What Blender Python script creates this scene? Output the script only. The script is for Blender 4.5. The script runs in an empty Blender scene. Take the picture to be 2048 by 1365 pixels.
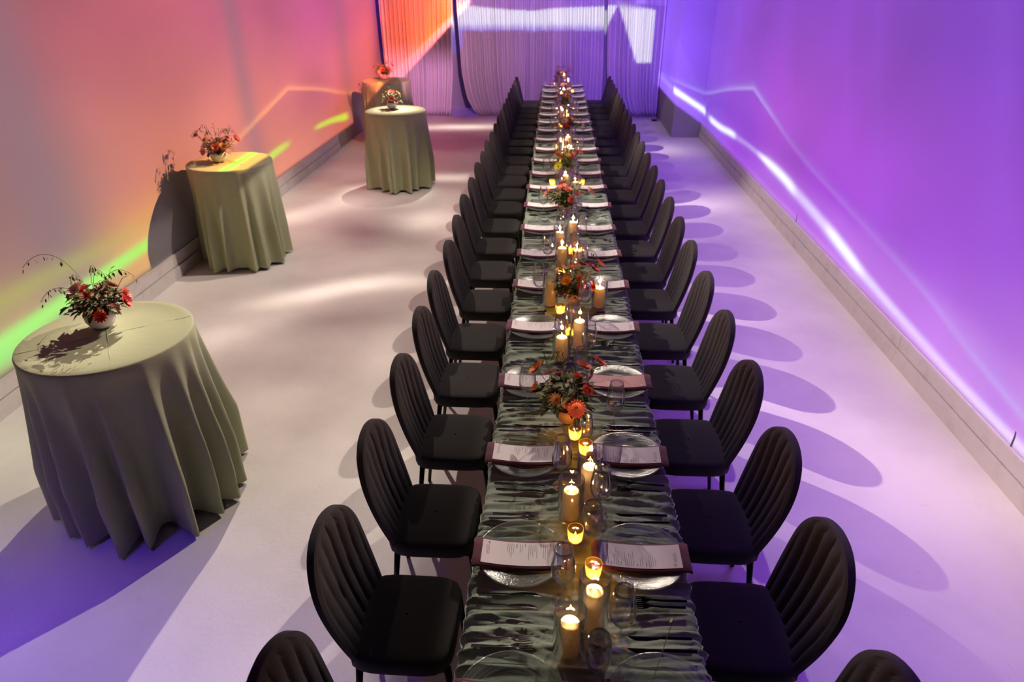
import bpy, math, random
import numpy as np
from mathutils import Matrix, Vector

R = math.radians
scene = bpy.context.scene
col = scene.collection
random.seed(7)
rng = np.random.RandomState(11)


def lin(r, g, b, k=1.0):
    def f(c):
        c /= 255.0
        return (c / 12.92 if c <= 0.04045 else ((c + 0.055) / 1.055) ** 2.4) * k
    return (f(r), f(g), f(b))


# ------------------------------------------------------------------ camera
cam = bpy.data.cameras.new('camera')
cam.sensor_width = 36.0
cam.lens = 1339.62 / 2048 * 36.0
cam.clip_start = 0.05
cam.clip_end = 100
cam_o = bpy.data.objects.new('camera', cam)
col.objects.link(cam_o)
_p, _y, _r = R(28.653), R(3.794), R(-0.566)
_fw = Vector((-math.sin(_y) * math.cos(_p), math.cos(_y) * math.cos(_p), -math.sin(_p)))
_rt = Vector((math.cos(_y), math.sin(_y), 0))
_up = _rt.cross(_fw)
_r2 = math.cos(_r) * _rt + math.sin(_r) * _up
_u2 = -math.sin(_r) * _rt + math.cos(_r) * _up
_m = Matrix(((_r2.x, _u2.x, -_fw.x, 0), (_r2.y, _u2.y, -_fw.y, 0), (_r2.z, _u2.z, -_fw.z, 0), (0, 0, 0, 1)))
cam_o.matrix_world = Matrix.Translation((-0.1275, 0, 2.721)) @ _m
cam.dof.use_dof = True
cam.dof.focus_distance = 3.0
cam.dof.aperture_fstop = 3.2
scene.camera = cam_o

scene.view_settings.view_transform = 'Standard'
scene.view_settings.look = 'None'
scene.view_settings.gamma = 1.0
scene.view_settings.use_curve_mapping = False
scene.view_settings.exposure = 0.0
scene.cycles.use_denoising = True
scene.cycles.transparent_max_bounces = 64
scene.cycles.max_bounces = 7
scene.cycles.diffuse_bounces = 3
scene.cycles.glossy_bounces = 3
scene.cycles.transmission_bounces = 4
scene.cycles.use_adaptive_sampling = True
scene.cycles.adaptive_threshold = 0.05
scene.cycles.sample_clamp_indirect = 4.0
scene.cycles.caustics_reflective = False
scene.cycles.caustics_refractive = False
scene.cycles.blur_glossy = 1.0

# ------------------------------------------------------------------ world
world = bpy.data.worlds.new('world')
scene.world = world
world.use_nodes = True
world.node_tree.nodes['Background'].inputs['Color'].default_value = (*lin(120, 90, 150), 1)
world.node_tree.nodes['Background'].inputs['Strength'].default_value = 0.006


# ------------------------------------------------------------------ node helpers
class NT:
    def __init__(self, tree):
        self.t = tree

    def node(self, kind, **kw):
        n = self.t.nodes.new(kind)
        for k, v in kw.items():
            setattr(n, k, v)
        return n

    def put(self, sock, v):
        if isinstance(v, bpy.types.NodeSocket):
            self.t.links.new(v, sock)
        elif isinstance(v, (tuple, list)):
            sock.default_value = tuple(v) if len(v) == len(sock.default_value) else (*v, 1.0)
        else:
            sock.default_value = v

    def m(self, op, a, b=None, c=None, clamp=False):
        n = self.node('ShaderNodeMath', operation=op, use_clamp=clamp)
        self.put(n.inputs[0], a)
        if b is not None:
            self.put(n.inputs[1], b)
        if c is not None:
            self.put(n.inputs[2], c)
        return n.outputs[0]

    def sstep(self, x, lo, hi):
        n = self.node('ShaderNodeMapRange', interpolation_type='SMOOTHSTEP')
        self.put(n.inputs['Value'], x)
        self.put(n.inputs['From Min'], lo)
        self.put(n.inputs['From Max'], hi)
        return n.outputs['Result']

    def box(self, x, lo, hi, soft):
        """1 between lo and hi with soft edges"""
        def pm(v, k):
            return self.m('ADD', v, k) if isinstance(v, bpy.types.NodeSocket) else v + k
        a = self.sstep(x, pm(lo, -soft), pm(lo, soft))
        b = self.sstep(x, pm(hi, soft), pm(hi, -soft))
        return self.m('MULTIPLY', a, b)

    def gauss(self, x, c, w):
        d = self.m('DIVIDE', self.m('SUBTRACT', x, c), w)
        return self.m('EXPONENT', self.m('MULTIPLY', self.m('MULTIPLY', d, d), -1.0))

    def curve(self, x, pts):
        """piecewise curve through (x, value) points"""
        xs = [p[0] for p in pts]
        ys = [p[1] for p in pts]
        x0, x1 = min(xs), max(xs)
        y0, y1 = min(ys), max(ys)
        mr = self.node('ShaderNodeMapRange')
        self.put(mr.inputs['Value'], x)
        mr.inputs['From Min'].default_value = x0
        mr.inputs['From Max'].default_value = x1
        fc = self.node('ShaderNodeFloatCurve')
        c = fc.mapping.curves[0]
        P = [((a - x0) / (x1 - x0), (b - y0) / max(1e-6, y1 - y0)) for a, b in pts]
        while len(c.points) < len(P):
            c.points.new(0.5, 0.5)
        for q, (a, b) in zip(c.points, P):
            q.location = (a, b)
            q.handle_type = 'AUTO_CLAMPED'
        fc.mapping.update()
        self.put(fc.inputs['Value'], mr.outputs['Result'])
        return self.m('MULTIPLY_ADD', fc.outputs[0], max(1e-6, y1 - y0), y0)

    def ramp(self, x, stops, interp='EASE'):
        xs = [s[0] for s in stops]
        x0, x1 = min(xs), max(xs)
        mr = self.node('ShaderNodeMapRange')
        self.put(mr.inputs['Value'], x)
        mr.inputs['From Min'].default_value = x0
        mr.inputs['From Max'].default_value = x1
        rp = self.node('ShaderNodeValToRGB')
        rp.color_ramp.interpolation = interp
        e = rp.color_ramp.elements
        while len(e) < len(stops):
            e.new(0.5)
        for q, (a, c) in zip(e, stops):
            q.position = (a - x0) / (x1 - x0)
            q.color = (*c, 1)
        self.put(rp.inputs['Fac'], mr.outputs['Result'])
        return rp.outputs['Color']

    def mix(self, f, a, b, mode='MIX'):
        n = self.node('ShaderNodeMix', data_type='RGBA', blend_type=mode)
        self.put(n.inputs['Factor'], f)
        self.put(n.inputs['A'], a)
        self.put(n.inputs['B'], b)
        return n.outputs['Result']

    def scale(self, c, f):
        n = self.node('ShaderNodeVectorMath', operation='SCALE')
        self.put(n.inputs[0], c)
        self.put(n.inputs['Scale'], f)
        return n.outputs[0]

    def add(self, a, b):
        n = self.node('ShaderNodeVectorMath', operation='ADD')
        self.put(n.inputs[0], a)
        self.put(n.inputs[1], b)
        return n.outputs[0]

    def noise(self, vec, sc, detail=2, rough=0.5):
        n = self.node('ShaderNodeTexNoise')
        if vec is not None:
            self.put(n.inputs['Vector'], vec)
        n.inputs['Scale'].default_value = sc
        n.inputs['Detail'].default_value = detail
        n.inputs['Roughness'].default_value = rough
        return n.outputs['Fac']

    def xyz(self, x, y, z):
        n = self.node('ShaderNodeCombineXYZ')
        self.put(n.inputs[0], x)
        self.put(n.inputs[1], y)
        self.put(n.inputs[2], z)
        return n.outputs[0]


# ------------------------------------------------------------------ projectors
# A video projector: a lamp whose picture is given in metres on the surface it is aimed at.
def projector(name, loc, axis, plane, aim, build, gain=1.0):
    L = bpy.data.lights.new(name, 'SPOT')
    L.energy = 4 * math.pi * math.pi / 0.8 * gain
    L.spot_size = R(172)
    L.spot_blend = 0.0
    L.shadow_soft_size = 0.025
    o = bpy.data.objects.new(name, L)
    col.objects.link(o)
    o.location = loc
    o.rotation_euler = Vector(aim).to_track_quat('-Z', 'Y').to_euler()
    L.use_nodes = True
    nt = NT(L.node_tree)
    em = L.node_tree.nodes['Emission']
    g = nt.node('ShaderNodeNewGeometry')
    s = nt.node('ShaderNodeSeparateXYZ')
    nt.put(s.inputs[0], g.outputs['Incoming'])
    d = s.outputs[axis]
    t = nt.m('DIVIDE', plane - loc[axis], d)
    pos = [nt.m('MULTIPLY_ADD', t, s.outputs[i], loc[i]) for i in range(3)]
    keystone = nt.m('MINIMUM', nt.m('DIVIDE', nt.m('MULTIPLY', t, t), nt.m('ABSOLUTE', d)), 900.0)
    keystone = nt.m('MULTIPLY', keystone, nt.m('GREATER_THAN', t, 0.0))
    nt.put(em.inputs['Color'], build(nt, pos))
    nt.put(em.inputs['Strength'], keystone)
    return o


KINK = [(2.0, .36), (3.34, .45), (3.9, .52), (4.65, .64), (5.75, .742), (6.58, .813), (7.65, .914), (9.14, 1.153),
        (10.02, 1.307), (11.4, 1.1), (12.9, .82), (14.5, .62), (24.0, .5)]


def kink_height(nt, y):
    """the bent line of the picture: two nearly straight flanks meeting at y = 10"""
    a = nt.curve(y, KINK[:9])
    b = nt.curve(y, KINK[8:])
    f = nt.m('GREATER_THAN', y, 10.02)
    return nt.m('ADD', nt.m('MULTIPLY', a, nt.m('SUBTRACT', 1.0, f)), nt.m('MULTIPLY', b, f))


def left_picture(nt, pos):
    _, y, z = pos
    hi = nt.ramp(y, [(3.0, lin(140, 80, 92)), (4.7, lin(166, 86, 98)), (6.6, lin(180, 84, 102)), (9.3, lin(188, 86, 126)),
                     (12, lin(192, 82, 148)), (15.2, lin(205, 88, 120)), (16.2, lin(235, 90, 60, .22)), (24, lin(240, 92, 40, .16))])
    mid = nt.ramp(y, [(3.0, lin(140, 112, 112)), (4.7, lin(158, 112, 108)), (6.3, lin(205, 122, 104)), (8.8, lin(220, 122, 110)),
                      (11.5, lin(212, 106, 124)), (14.5, lin(225, 100, 96)), (16.2, lin(245, 92, 50, .23)), (24, lin(250, 96, 36, .17))])
    low = nt.ramp(y, [(3.0, lin(136, 140, 104)), (4.6, lin(172, 148, 100)), (6.0, lin(214, 158, 78)), (8.0, lin(226, 140, 90)),
                      (10.5, lin(226, 132, 108)), (12.6, lin(232, 112, 66)), (14.5, lin(240, 100, 44)), (16.2, lin(245, 100, 36, .23)), (24, lin(255, 104, 28, .17))])
    base = nt.mix(nt.sstep(z, 1.0, 2.5), mid, hi)
    base = nt.mix(nt.sstep(z, 1.15, 0.45), base, low)
    v = nt.xyz(nt.m('MULTIPLY', y, 0.45), nt.m('MULTIPLY', z, 0.7), 3.7)
    n = nt.noise(v, 1.3, 1.5)
    base = nt.scale(base, nt.m('MULTIPLY_ADD', n, 0.7, 0.66))
    # grey-violet bands where neighbouring pictures overlap
    for c, w, k in ((4.75, 0.42, 0.65), (8.6, 0.26, 0.5), (13.0, 0.3, 0.3)):
        base = nt.mix(nt.m('MULTIPLY', nt.gauss(y, c, w), k), base, lin(118, 104, 122))
    # bent line with cooler light beneath it
    zk = kink_height(nt, y)
    d = nt.m('SUBTRACT', z, zk)
    under = nt.m('MULTIPLY', nt.sstep(d, 0.01, -0.02), nt.sstep(y, 6.0, 8.5))
    base = nt.mix(nt.m('MULTIPLY', under, 0.18), base, lin(190, 105, 150, 0.8))
    line = nt.m('MULTIPLY', nt.m('EXPONENT', nt.m('MULTIPLY', nt.m('MAXIMUM', d, 0.0), -28.0)), nt.sstep(d, -0.025, 0.0))
    line = nt.m('MULTIPLY', line, nt.curve(y, [(3, .05), (6.4, .12), (8.0, .5), (10, 1.0), (12.7, .5), (15, .15), (24, .1)]))
    col_ = nt.add(base, nt.scale(lin(255, 190, 90), nt.m('MULTIPLY', line, 0.55)))
    # streaks low on the wall
    zs = nt.curve(y, [(2.0, .45), (3.9, .455), (5.0, .475), (6.2, .50), (8.6, .55), (9.8, .60), (10.8, .585), (12.9, .44), (14.5, .37), (20, .3)])
    dz = nt.m('SUBTRACT', z, zs)
    w = nt.curve(y, [(2, .085), (4, .075), (5.8, .055), (8.6, .05), (10.8, .035), (12.8, .065), (14.5, .07), (20, .07)])
    up = nt.m('EXPONENT', nt.m('MULTIPLY', nt.m('POWER', nt.m('DIVIDE', nt.m('ABSOLUTE', dz), w), 3.0), -1.0))
    amp = nt.m('ADD', nt.box(y, 2.5, 7.35, .35), nt.m('ADD', nt.box(y, 8.75, 9.7, .25),
          nt.m('ADD', nt.box(y, 10.95, 12.75, .2), nt.box(y, 13.55, 13.75, .15))), clamp=True)
    green = nt.ramp(y, [(3, lin(150, 255, 120)), (6.5, lin(140, 255, 70)), (8.3, lin(190, 250, 60)), (15, lin(225, 255, 60))])
    col_ = nt.mix(nt.m('MULTIPLY', up, nt.m('MULTIPLY', amp, .92)), col_, green)
    # wide soft green glow over the near streak
    g1 = nt.m('MULTIPLY', nt.gauss(z, nt.curve(y, [(2, .74), (4, .73), (5.4, .68), (7, .6)]), .085), nt.box(y, 2.0, 5.6, .9))
    col_ = nt.mix(nt.m('MULTIPLY', g1, .5), col_, lin(175, 190, 80))
    g2 = nt.m('MULTIPLY', nt.gauss(z, .36, .06), nt.box(y, 2.0, 4.3, .5))
    col_ = nt.mix(nt.m('MULTIPLY', g2, .7), col_, lin(120, 255, 120))
    # slanting shadow on the wall, put into the picture as a dark gap
    gap = nt.m('MULTIPLY', nt.box(nt.m('ADD', y, nt.m('MULTIPLY', z, .55)), 13.28, 13.48, .05), nt.sstep(z, 0.95, 0.6))
    col_ = nt.scale(col_, nt.m('SUBTRACT', 1.0, nt.m('MULTIPLY', gap, .75)))
    col_ = nt.scale(col_, nt.m('SUBTRACT', 1.0, nt.m('MULTIPLY', nt.m('MULTIPLY', nt.box(y, 13.6, 15.4, .2), nt.sstep(z, .62, .5)), .8)))  # picture dimmed low down to keep the farthest cocktail table in shade
    mask = nt.m('MULTIPLY', nt.sstep(z, .262, .275), nt.box(y, 1.5, 26, .3))
    mask = nt.m('MULTIPLY', mask, nt.sstep(z, 4.6, 3.4))
    tint = nt.mix(1.0, col_, (.98, .92, .74), 'MULTIPLY')
    return nt.scale(tint, mask)


def right_picture(nt, pos):
    _, y, z = pos
    hi = nt.ramp(y, [(2.5, lin(96, 40, 188)), (4.6, lin(108, 46, 192)), (7.2, lin(126, 56, 200)), (10, lin(128, 62, 208)),
                     (12.5, lin(124, 72, 226)), (14.5, lin(112, 74, 228))])
    mid = nt.ramp(y, [(2.5, lin(158, 84, 222)), (4.2, lin(146, 62, 216)), (6.5, lin(156, 60, 214)), (8.5, lin(158, 66, 208)),
                      (10.5, lin(142, 70, 218)), (12.5, lin(128, 76, 230)), (14.5, lin(120, 80, 235))])
    low = nt.ramp(y, [(2.5, lin(208, 150, 238)), (3.6, lin(196, 132, 236)), (5, lin(182, 104, 228)), (7.5, lin(170, 82, 220)),
                      (10.5, lin(158, 72, 226)), (12.5, lin(136, 76, 236)), (14.5, lin(140, 100, 250))])
    base = nt.mix(nt.sstep(z, 1.2, 2.5), mid, hi)
    base = nt.mix(nt.sstep(z, nt.curve(y, [(2.5, 1.7), (5, 1.1), (8, .75), (14, .7)]), 0.35), base, low)
    n = nt.noise(nt.xyz(nt.m('MULTIPLY', y, 0.5), nt.m('MULTIPLY', z, 0.6), 1.2), 1.5, 1.5)
    base = nt.scale(base, nt.m('MULTIPLY_ADD', n, 0.6, 0.70))
    # faint slanting veils
    sl = nt.m('SUBTRACT', y, nt.m('MULTIPLY', z, 0.55))
    veil = nt.noise(nt.xyz(nt.m('MULTIPLY', sl, 1.6), 0.0, 5.0), 1.0, 2)
    base = nt.mix(nt.m('MULTIPLY', nt.sstep(veil, .5, .75), .28), base, lin(150, 90, 240))
    zk = kink_height(nt, y)
    d = nt.m('SUBTRACT', z, zk)
    glow = nt.m('MULTIPLY', nt.m('EXPONENT', nt.m('MULTIPLY', nt.m('MAXIMUM', d, 0.0), -11.0)), nt.sstep(d, -0.012, 0.012))
    core = nt.m('MULTIPLY', nt.m('EXPONENT', nt.m('MULTIPLY', nt.m('MAXIMUM', d, 0.0), -34.0)), nt.sstep(d, -0.02, 0.006))
    ka = nt.curve(y, [(2, .75), (3.4, .62), (4.6, .4), (5.8, .3), (7.6, .3), (8.8, .55), (9.9, 1.0), (11, .85), (13, .55), (15, .2)])
    base = nt.mix(nt.m('MULTIPLY', nt.m('MULTIPLY', glow, ka), .28), base, lin(165, 150, 250))
    base = nt.mix(nt.m('MULTIPLY', nt.m('MULTIPLY', core, ka), .92), base, lin(190, 205, 250))
    # bright streak low on the wall
    zs = nt.curve(y, [(2, .29), (3.8, .302), (4.5, .327), (5.25, .36), (5.7, .39), (6.1, .43), (6.6, .475), (7.5, .53),
                      (9.0, .585), (10.6, .545), (12.5, .46), (13.3, .5), (14.5, .5)])
    w = nt.curve(y, [(2, .03), (4.5, .035), (5.7, .05), (6.4, .06), (7.4, .06), (8.8, .05), (9.6, .03), (10.6, .045), (12.5, .05), (13.2, .055), (14, .06)])
    dz = nt.m('DIVIDE', nt.m('SUBTRACT', z, zs), w)
    core = nt.m('EXPONENT', nt.m('MULTIPLY', nt.m('POWER', nt.m('ABSOLUTE', dz), 2.6), -1.0))
    amp = nt.m('ADD', nt.box(y, 10.6, 12.55, .22), nt.m('ADD', nt.box(y, 7.6, 9.3, .35), nt.box(y, 5.55, 6.7, .35)), clamp=True)
    amp = nt.m('MAXIMUM', amp, nt.m('MAXIMUM', nt.box(y, 12.95, 14.0, .06), nt.curve(y, [(2, .5), (4, .42), (5.5, .55), (8, .4), (12, .15), (15, .1)])))
    halo = nt.m('EXPONENT', nt.m('MULTIPLY', nt.m('ABSOLUTE', dz), -0.55))
    base = nt.mix(nt.m('MULTIPLY', nt.m('MULTIPLY', halo, amp), .35), base, lin(205, 150, 248))
    base = nt.mix(nt.m('MULTIPLY', core, amp), base, lin(226, 250, 255, 1.5))
    mask = nt.m('MULTIPLY', nt.sstep(z, .248, .26), nt.box(y, 1.5, 16.1, .1))
    mask = nt.m('MULTIPLY', mask, nt.sstep(z, 4.6, 3.4))
    tint = nt.mix(1.0, base, (.90, .78, .96), 'MULTIPLY')
    return nt.scale(tint, mask)


def back_picture(nt, pos):
    x, _, z = pos
    top = nt.curve(x, [(-2.4, 2.34), (-2.05, 2.2), (-1.4, 2.13), (-.8, 2.09), (-.2, 2.13), (.4, 2.15), (1.2, 2.17), (2, 2.15)])
    wob = nt.noise(nt.xyz(nt.m('MULTIPLY', x, 9.0), 0.0, 0.0), 1.0, 1)
    bot = nt.m('MULTIPLY_ADD', wob, 0.10, 1.655)
    band = nt.m('MULTIPLY', nt.sstep(z, bot, nt.m('ADD', bot, .02)), nt.sstep(z, nt.m('ADD', top, .015), nt.m('SUBTRACT', top, .015)))
    # dark peak: triangular shadow put into the picture, and a bright leg hanging down on its right
    side = nt.m('SUBTRACT', x, nt.m('MULTIPLY_ADD', nt.m('SUBTRACT', 2.15, z), 0.40, 1.10))
    leg = nt.m('MULTIPLY', nt.sstep(side, -.01, .02), nt.m('MULTIPLY', nt.sstep(x, 1.86, 1.83), nt.sstep(z, 1.06, 1.09)))
    leg = nt.m('MULTIPLY', leg, nt.sstep(z, nt.m('SUBTRACT', 2.55, nt.m('MULTIPLY', x, .25)), 2.06))
    lside = nt.m('SUBTRACT', nt.m('MULTIPLY_ADD', nt.m('SUBTRACT', 2.16, z), -0.45, 1.07), x)
    bandl = nt.m('MULTIPLY', band, nt.sstep(lside, -.01, .02))
    bandl = nt.m('MULTIPLY', bandl, nt.sstep(x, -2.32, -2.24))
    tail = nt.m('MULTIPLY', nt.box(x, -2.34, nt.m('MULTIPLY_ADD', z, 0.05, -2.2), .02), nt.box(z, 1.38, 1.95, .04))
    b = nt.m('MAXIMUM', nt.m('MAXIMUM', bandl, leg), tail)
    nz = nt.noise(nt.xyz(nt.m('MULTIPLY', x, 14.0), 0.0, nt.m('MULTIPLY', z, 1.0)), 1.0, 2)
    white = nt.mix(nt.sstep(nt.m('ADD', z, nt.m('MULTIPLY', nz, .16)), 1.78, 1.98), lin(150, 130, 245, 1.3), lin(226, 226, 255, 1.5))
    white = nt.mix(nt.sstep(x, 1.1, 1.4), white, lin(225, 225, 255, 1.5))
    above = nt.m('MULTIPLY', nt.sstep(z, nt.m('SUBTRACT', top, .01), nt.m('ADD', top, .03)), nt.box(x, -2.3, 2.1, .05))
    base = nt.ramp(x, [(-3.9, lin(150, 92, 126, 2.0)), (-2.6, lin(150, 98, 142, 1.8)), (-1.9, lin(130, 88, 126)), (-.8, lin(122, 80, 148)), (.8, lin(108, 64, 192)), (2.1, lin(104, 64, 196))])
    base = nt.scale(base, nt.box(x, -3.9, 2.06, .01))
    base = nt.scale(base, nt.m('SUBTRACT', 1.0, nt.m('MULTIPLY', nt.sstep(x, -2.3, -2.4), nt.sstep(z, .8, 1.6))))
    c = nt.scale(base, nt.m('MULTIPLY_ADD', nt.sstep(z, 0.0, 1.4), .45, 1.05))
    c = nt.add(c, nt.scale(lin(120, 80, 205), nt.m('MULTIPLY', above, .55)))
    strip = nt.m('MULTIPLY', nt.m('MULTIPLY', nt.box(x, 1.45, 1.66, .02), nt.sstep(z, 1.9, 2.0)), above)
    strip = nt.m('MAXIMUM', strip, nt.m('MULTIPLY', nt.box(x, -2.2, -1.95, .04), above))
    c = nt.add(c, nt.scale(lin(140, 130, 250), nt.m('MULTIPLY', strip, .6)))
    c = nt.mix(b, c, white)
    return nt.scale(c, nt.m('MULTIPLY', nt.sstep(z, -.2, .2), nt.sstep(z, 3.4, 2.8)))


WL, WR = -4.0, 2.6          # wall planes
projector('projector_left', (-0.6, 8.4, 3.5), 0, WL, (-1, 0, 0), left_picture, 2.2)
projector('projector_right', (-2.4, 8.5, 3.5), 0, WR, (1, 0, 0), right_picture, 2.15)
projector('projector_back', (0.25, 4.0, 3.6), 1, 15.3, (0, 1, 0), back_picture, 1.0)


# ------------------------------------------------------------------ profile spots
# Framed theatre spots under the ceiling (z = 4.1). Each throws soft-edged pools on the floor; their shutters keep them off the walls.
WARM = lin(255, 234, 216)
ZL = 4.1


def pools(level, y_lo, y_hi, blobs, table, x_lo=-4.3, x_hi=3.0, side=None, colour=WARM, seats=None):
    def build(nt, pos):
        x, y, _ = pos
        f = nt.m('ADD', 0.0, level)
        if side:
            f = nt.m('MULTIPLY', nt.curve(x, side), level)
        for (bx, by, sx, sy, rot, amp) in blobs:
            c, s_ = math.cos(R(rot)), math.sin(R(rot))
            dx, dy = nt.m('SUBTRACT', x, bx), nt.m('SUBTRACT', y, by)
            u = nt.m('DIVIDE', nt.m('ADD', nt.m('MULTIPLY', dx, c), nt.m('MULTIPLY', dy, s_)), sx)
            v = nt.m('DIVIDE', nt.m('SUBTRACT', nt.m('MULTIPLY', dy, c), nt.m('MULTIPLY', dx, s_)), sy)
            q = nt.m('ADD', nt.m('MULTIPLY', u, u), nt.m('MULTIPLY', v, v))
            f = nt.m('MULTIPLY_ADD', nt.m('EXPONENT', nt.m('MULTIPLY', q, -1.0)), amp, f)
        n = nt.noise(nt.xyz(x, y, 2.0), 1.1, 1.5)
        f = nt.m('MULTIPLY', f, nt.m('MULTIPLY_ADD', n, .7, .65))
        if table:
            x0, x1, crv = table
            on = nt.box(x, x0, x1, .12)
            f = nt.m('MULTIPLY', f, nt.m('ADD', nt.m('SUBTRACT', 1.0, on), nt.m('MULTIPLY', on, nt.curve(y, crv))))
        if seats:
            x0, x1, crv = seats
            on = nt.box(x, x0, x1, .10)
            on = nt.m('MULTIPLY', on, nt.m('SUBTRACT', 1.0, nt.box(x, table[0], table[1], .08)))
            f = nt.m('MULTIPLY', f, nt.m('ADD', nt.m('SUBTRACT', 1.0, on), nt.m('MULTIPLY', on, nt.curve(y, crv))))
        f = nt.m('MAXIMUM', f, 0.0)
        f = nt.m('MULTIPLY', f, nt.m('MULTIPLY', nt.sstep(y, y_lo[0], y_lo[1]), nt.sstep(y, y_hi[1], y_hi[0])))
        f = nt.m('MULTIPLY', f, nt.box(x, x_lo, x_hi, .06))
        return nt.scale(colour, f)
    return build


LEFT_POOLS = [(-2.9, 5.0, .55, .26, 42, .26), (-2.35, 5.9, .65, .19, 30, .70), (-1.6, 6.15, .6, .18, 8, .40), (-3.4, 8.3, .75, .30, 50, .50),
              (-1.65, 8.1, .40, .40, 0, .56), (-1.45, 4.7, .22, .5, 0, .16), (-1.7, 3.2, .5, .55, 0, .10), (-2.2, 4.05, .5, .3, 0, .08),
              (-2.45, 7.65, .55, .42, -35, -.26), (-2.0, 5.3, .45, .25, 20, -.14), (-1.85, 3.7, .35, .25, 20, -.10)]
RIGHT_POOLS = [(1.75, 8.9, .5, .5, 0, .40), (1.4, 5.6, .45, .28, -15, .34), (1.6, 4.1, .6, .38, -30, .28), (2.0, 3.2, .7, .5, -30, .20), (1.9, 1.2, 1.2, 1.3, 0, -.23),
               (1.9, 7.3, .5, .45, 0, -.12), (-2.54, 1.57, .44, .44, 0, .42)]
half = [(x, y, a_, b_, r_, k * .5) for (x, y, a_, b_, r_, k) in LEFT_POOLS]
SIDE = [(-4.3, 1.0), (-.8, 1.0), (.9, .85), (3.0, .8)]
projector('profile_spot', (-2.3, 7.0, ZL), 2, 0.0, (0, 0, -1),
          pools(.22, (-.6, .2), (8.8, 10.2), half + RIGHT_POOLS,
                (-.25, .95, [(-1, .55), (.8, .58), (1.8, .65), (3.2, .85), (4.2, .7), (5.2, 1.4), (6.2, 2.1), (7.2, 1.2), (8.2, 1.1), (9.4, 1.8), (11, 1.6)]), side=SIDE, seats=(-.85, 1.4, [(-2, .06), (1.2, .10), (2.4, .45), (3.6, .9), (5, 1.0), (14, 1.0)])))
projector('profile_spot', (.65, 7.0, ZL), 2, 0.0, (0, 0, -1),
          pools(.20, (-.6, .2), (8.8, 10.2), half,
                (-.65, .40, [(-1, .6), (.8, .62), (1.8, .7), (3.2, .9), (4.2, .7), (5.2, 1.5), (6.2, 2.3), (7.2, 1.2), (8.2, 1.1), (9.4, 1.8), (11, 1.6)]), side=[(-4.3, 1.0), (-.8, 1.0), (.9, .6), (3.0, .6)], seats=(-1.1, .85, [(-2, .06), (1.2, .10), (2.4, .45), (3.6, .9), (5, 1.0), (14, 1.0)])))
FAR_L = [(-2.55, 9.15, .42, .42, 0, 4.5), (-1.7, 10.15, .6, .24, 0, .34), (-2.1, 14.05, 1.1, .28, 5, .50), (-2.07, 12.7, .9, .7, 0, -.10), (-3.3, 10.3, .6, .5, 20, .12), (1.75, 12.1, .5, .5, 0, .52), (1.3, 10.6, .5, .4, 0, -.06)]
projector('profile_spot', (-1.9, 11.2, ZL), 2, 0.0, (0, 0, -1),
          pools(.06, (8.3, 9.8), (14.5, 15.2), FAR_L, (-.4, 1.0, [(8, 2.2), (10.5, 3.6), (12, 2.6), (16, 2.6)]), side=SIDE))
projector('profile_spot', (.65, 11.2, ZL), 2, 0.0, (0, 0, -1),
          pools(.04, (8.3, 9.8), (14.5, 15.2), FAR_L[1:4], (-.6, .6, [(8, 2.2), (10.5, 3.6), (12, 2.6), (16, 2.6)]), side=SIDE))
bk = bpy.data.lights.new('backstage_fill', 'SPOT')  # added blue fill lamp behind the curtains, brightens the gap by the wall
bk.energy, bk.color, bk.spot_size, bk.spot_blend, bk.shadow_soft_size = 110, lin(70, 50, 255), R(150), .6, .1
bk_o = bpy.data.objects.new('backstage_fill', bk)
col.objects.link(bk_o)
bk_o.location = (-2.9, 15.75, 4.2)
# added fill lamp: violet bounce light over the near floor and along the right aisle
w = projector('violet_fill', (1.2, 3.6, ZL), 2, 0.0, (0, 0, -1),
              pools(.0, (-1.2, -.2), (14.4, 15.0), [(1.5, 1.0, 1.2, 2.4, 0, .27), (1.5, 5.0, .8, 3.4, 0, .36), (1.7, 10.5, .8, 3.2, 0, .32)],
                    (-1.05, .55, [(-1, .06), (16, .05)]),
                    colour=lin(146, 72, 255)))
w.data.shadow_soft_size = .5
w = projector('violet_fill', (-3.2, .3, ZL), 2, 0.0, (0, 0, -1),  # second added fill lamp, violet for the lower left floor
              pools(.0, (-1.2, -.2), (4.0, 4.6), [(-2.9, 1.75, 1.1, .75, 0, .50), (-1.7, 1.3, 1.0, .8, 0, .26)], None, x_hi=-.75, colour=lin(112, 60, 255)))
w.data.shadow_soft_size = .4
w = projector('pink_fill', (0.4, 2.4, ZL), 2, 0.0, (0, 0, -1),  # added pink fill lamp, brightens the right aisle
              pools(.0, (-1.2, -.2), (8.5, 9.5), [(2.3, 2.9, .9, 1.4, 0, .21), (2.2, 5.2, .8, 2.0, 0, .16)], None, x_lo=1.1, colour=lin(255, 205, 215)))
w.data.shadow_soft_size = .45


# ------------------------------------------------------------------ materials
MATS = {}


def mat(name, base=(.8, .8, .8), rough=.6, metal=0.0, build=None, **kw):
    m = bpy.data.materials.new(name)
    m.use_nodes = True
    nt = NT(m.node_tree)
    b = m.node_tree.nodes['Principled BSDF']
    nt.put(b.inputs['Base Color'], base)
    b.inputs['Roughness'].default_value = rough
    b.inputs['Metallic'].default_value = metal
    for k, v in kw.items():
        nt.put(b.inputs[k.replace('_', ' ')], v)
    if build:
        build(nt, b)
    MATS[name] = m
    return m


def objco(nt):
    return nt.node('ShaderNodeTexCoord').outputs['Object']


def worldpos(nt):
    return nt.node('ShaderNodeNewGeometry').outputs['Position']


def bump(nt, b, h, strength=.3, dist=.01):
    n = nt.node('ShaderNodeBump')
    n.inputs['Strength'].default_value = strength
    n.inputs['Distance'].default_value = dist
    nt.put(n.inputs['Height'], h)
    nt.put(b.inputs['Normal'], n.outputs[0])


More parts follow.
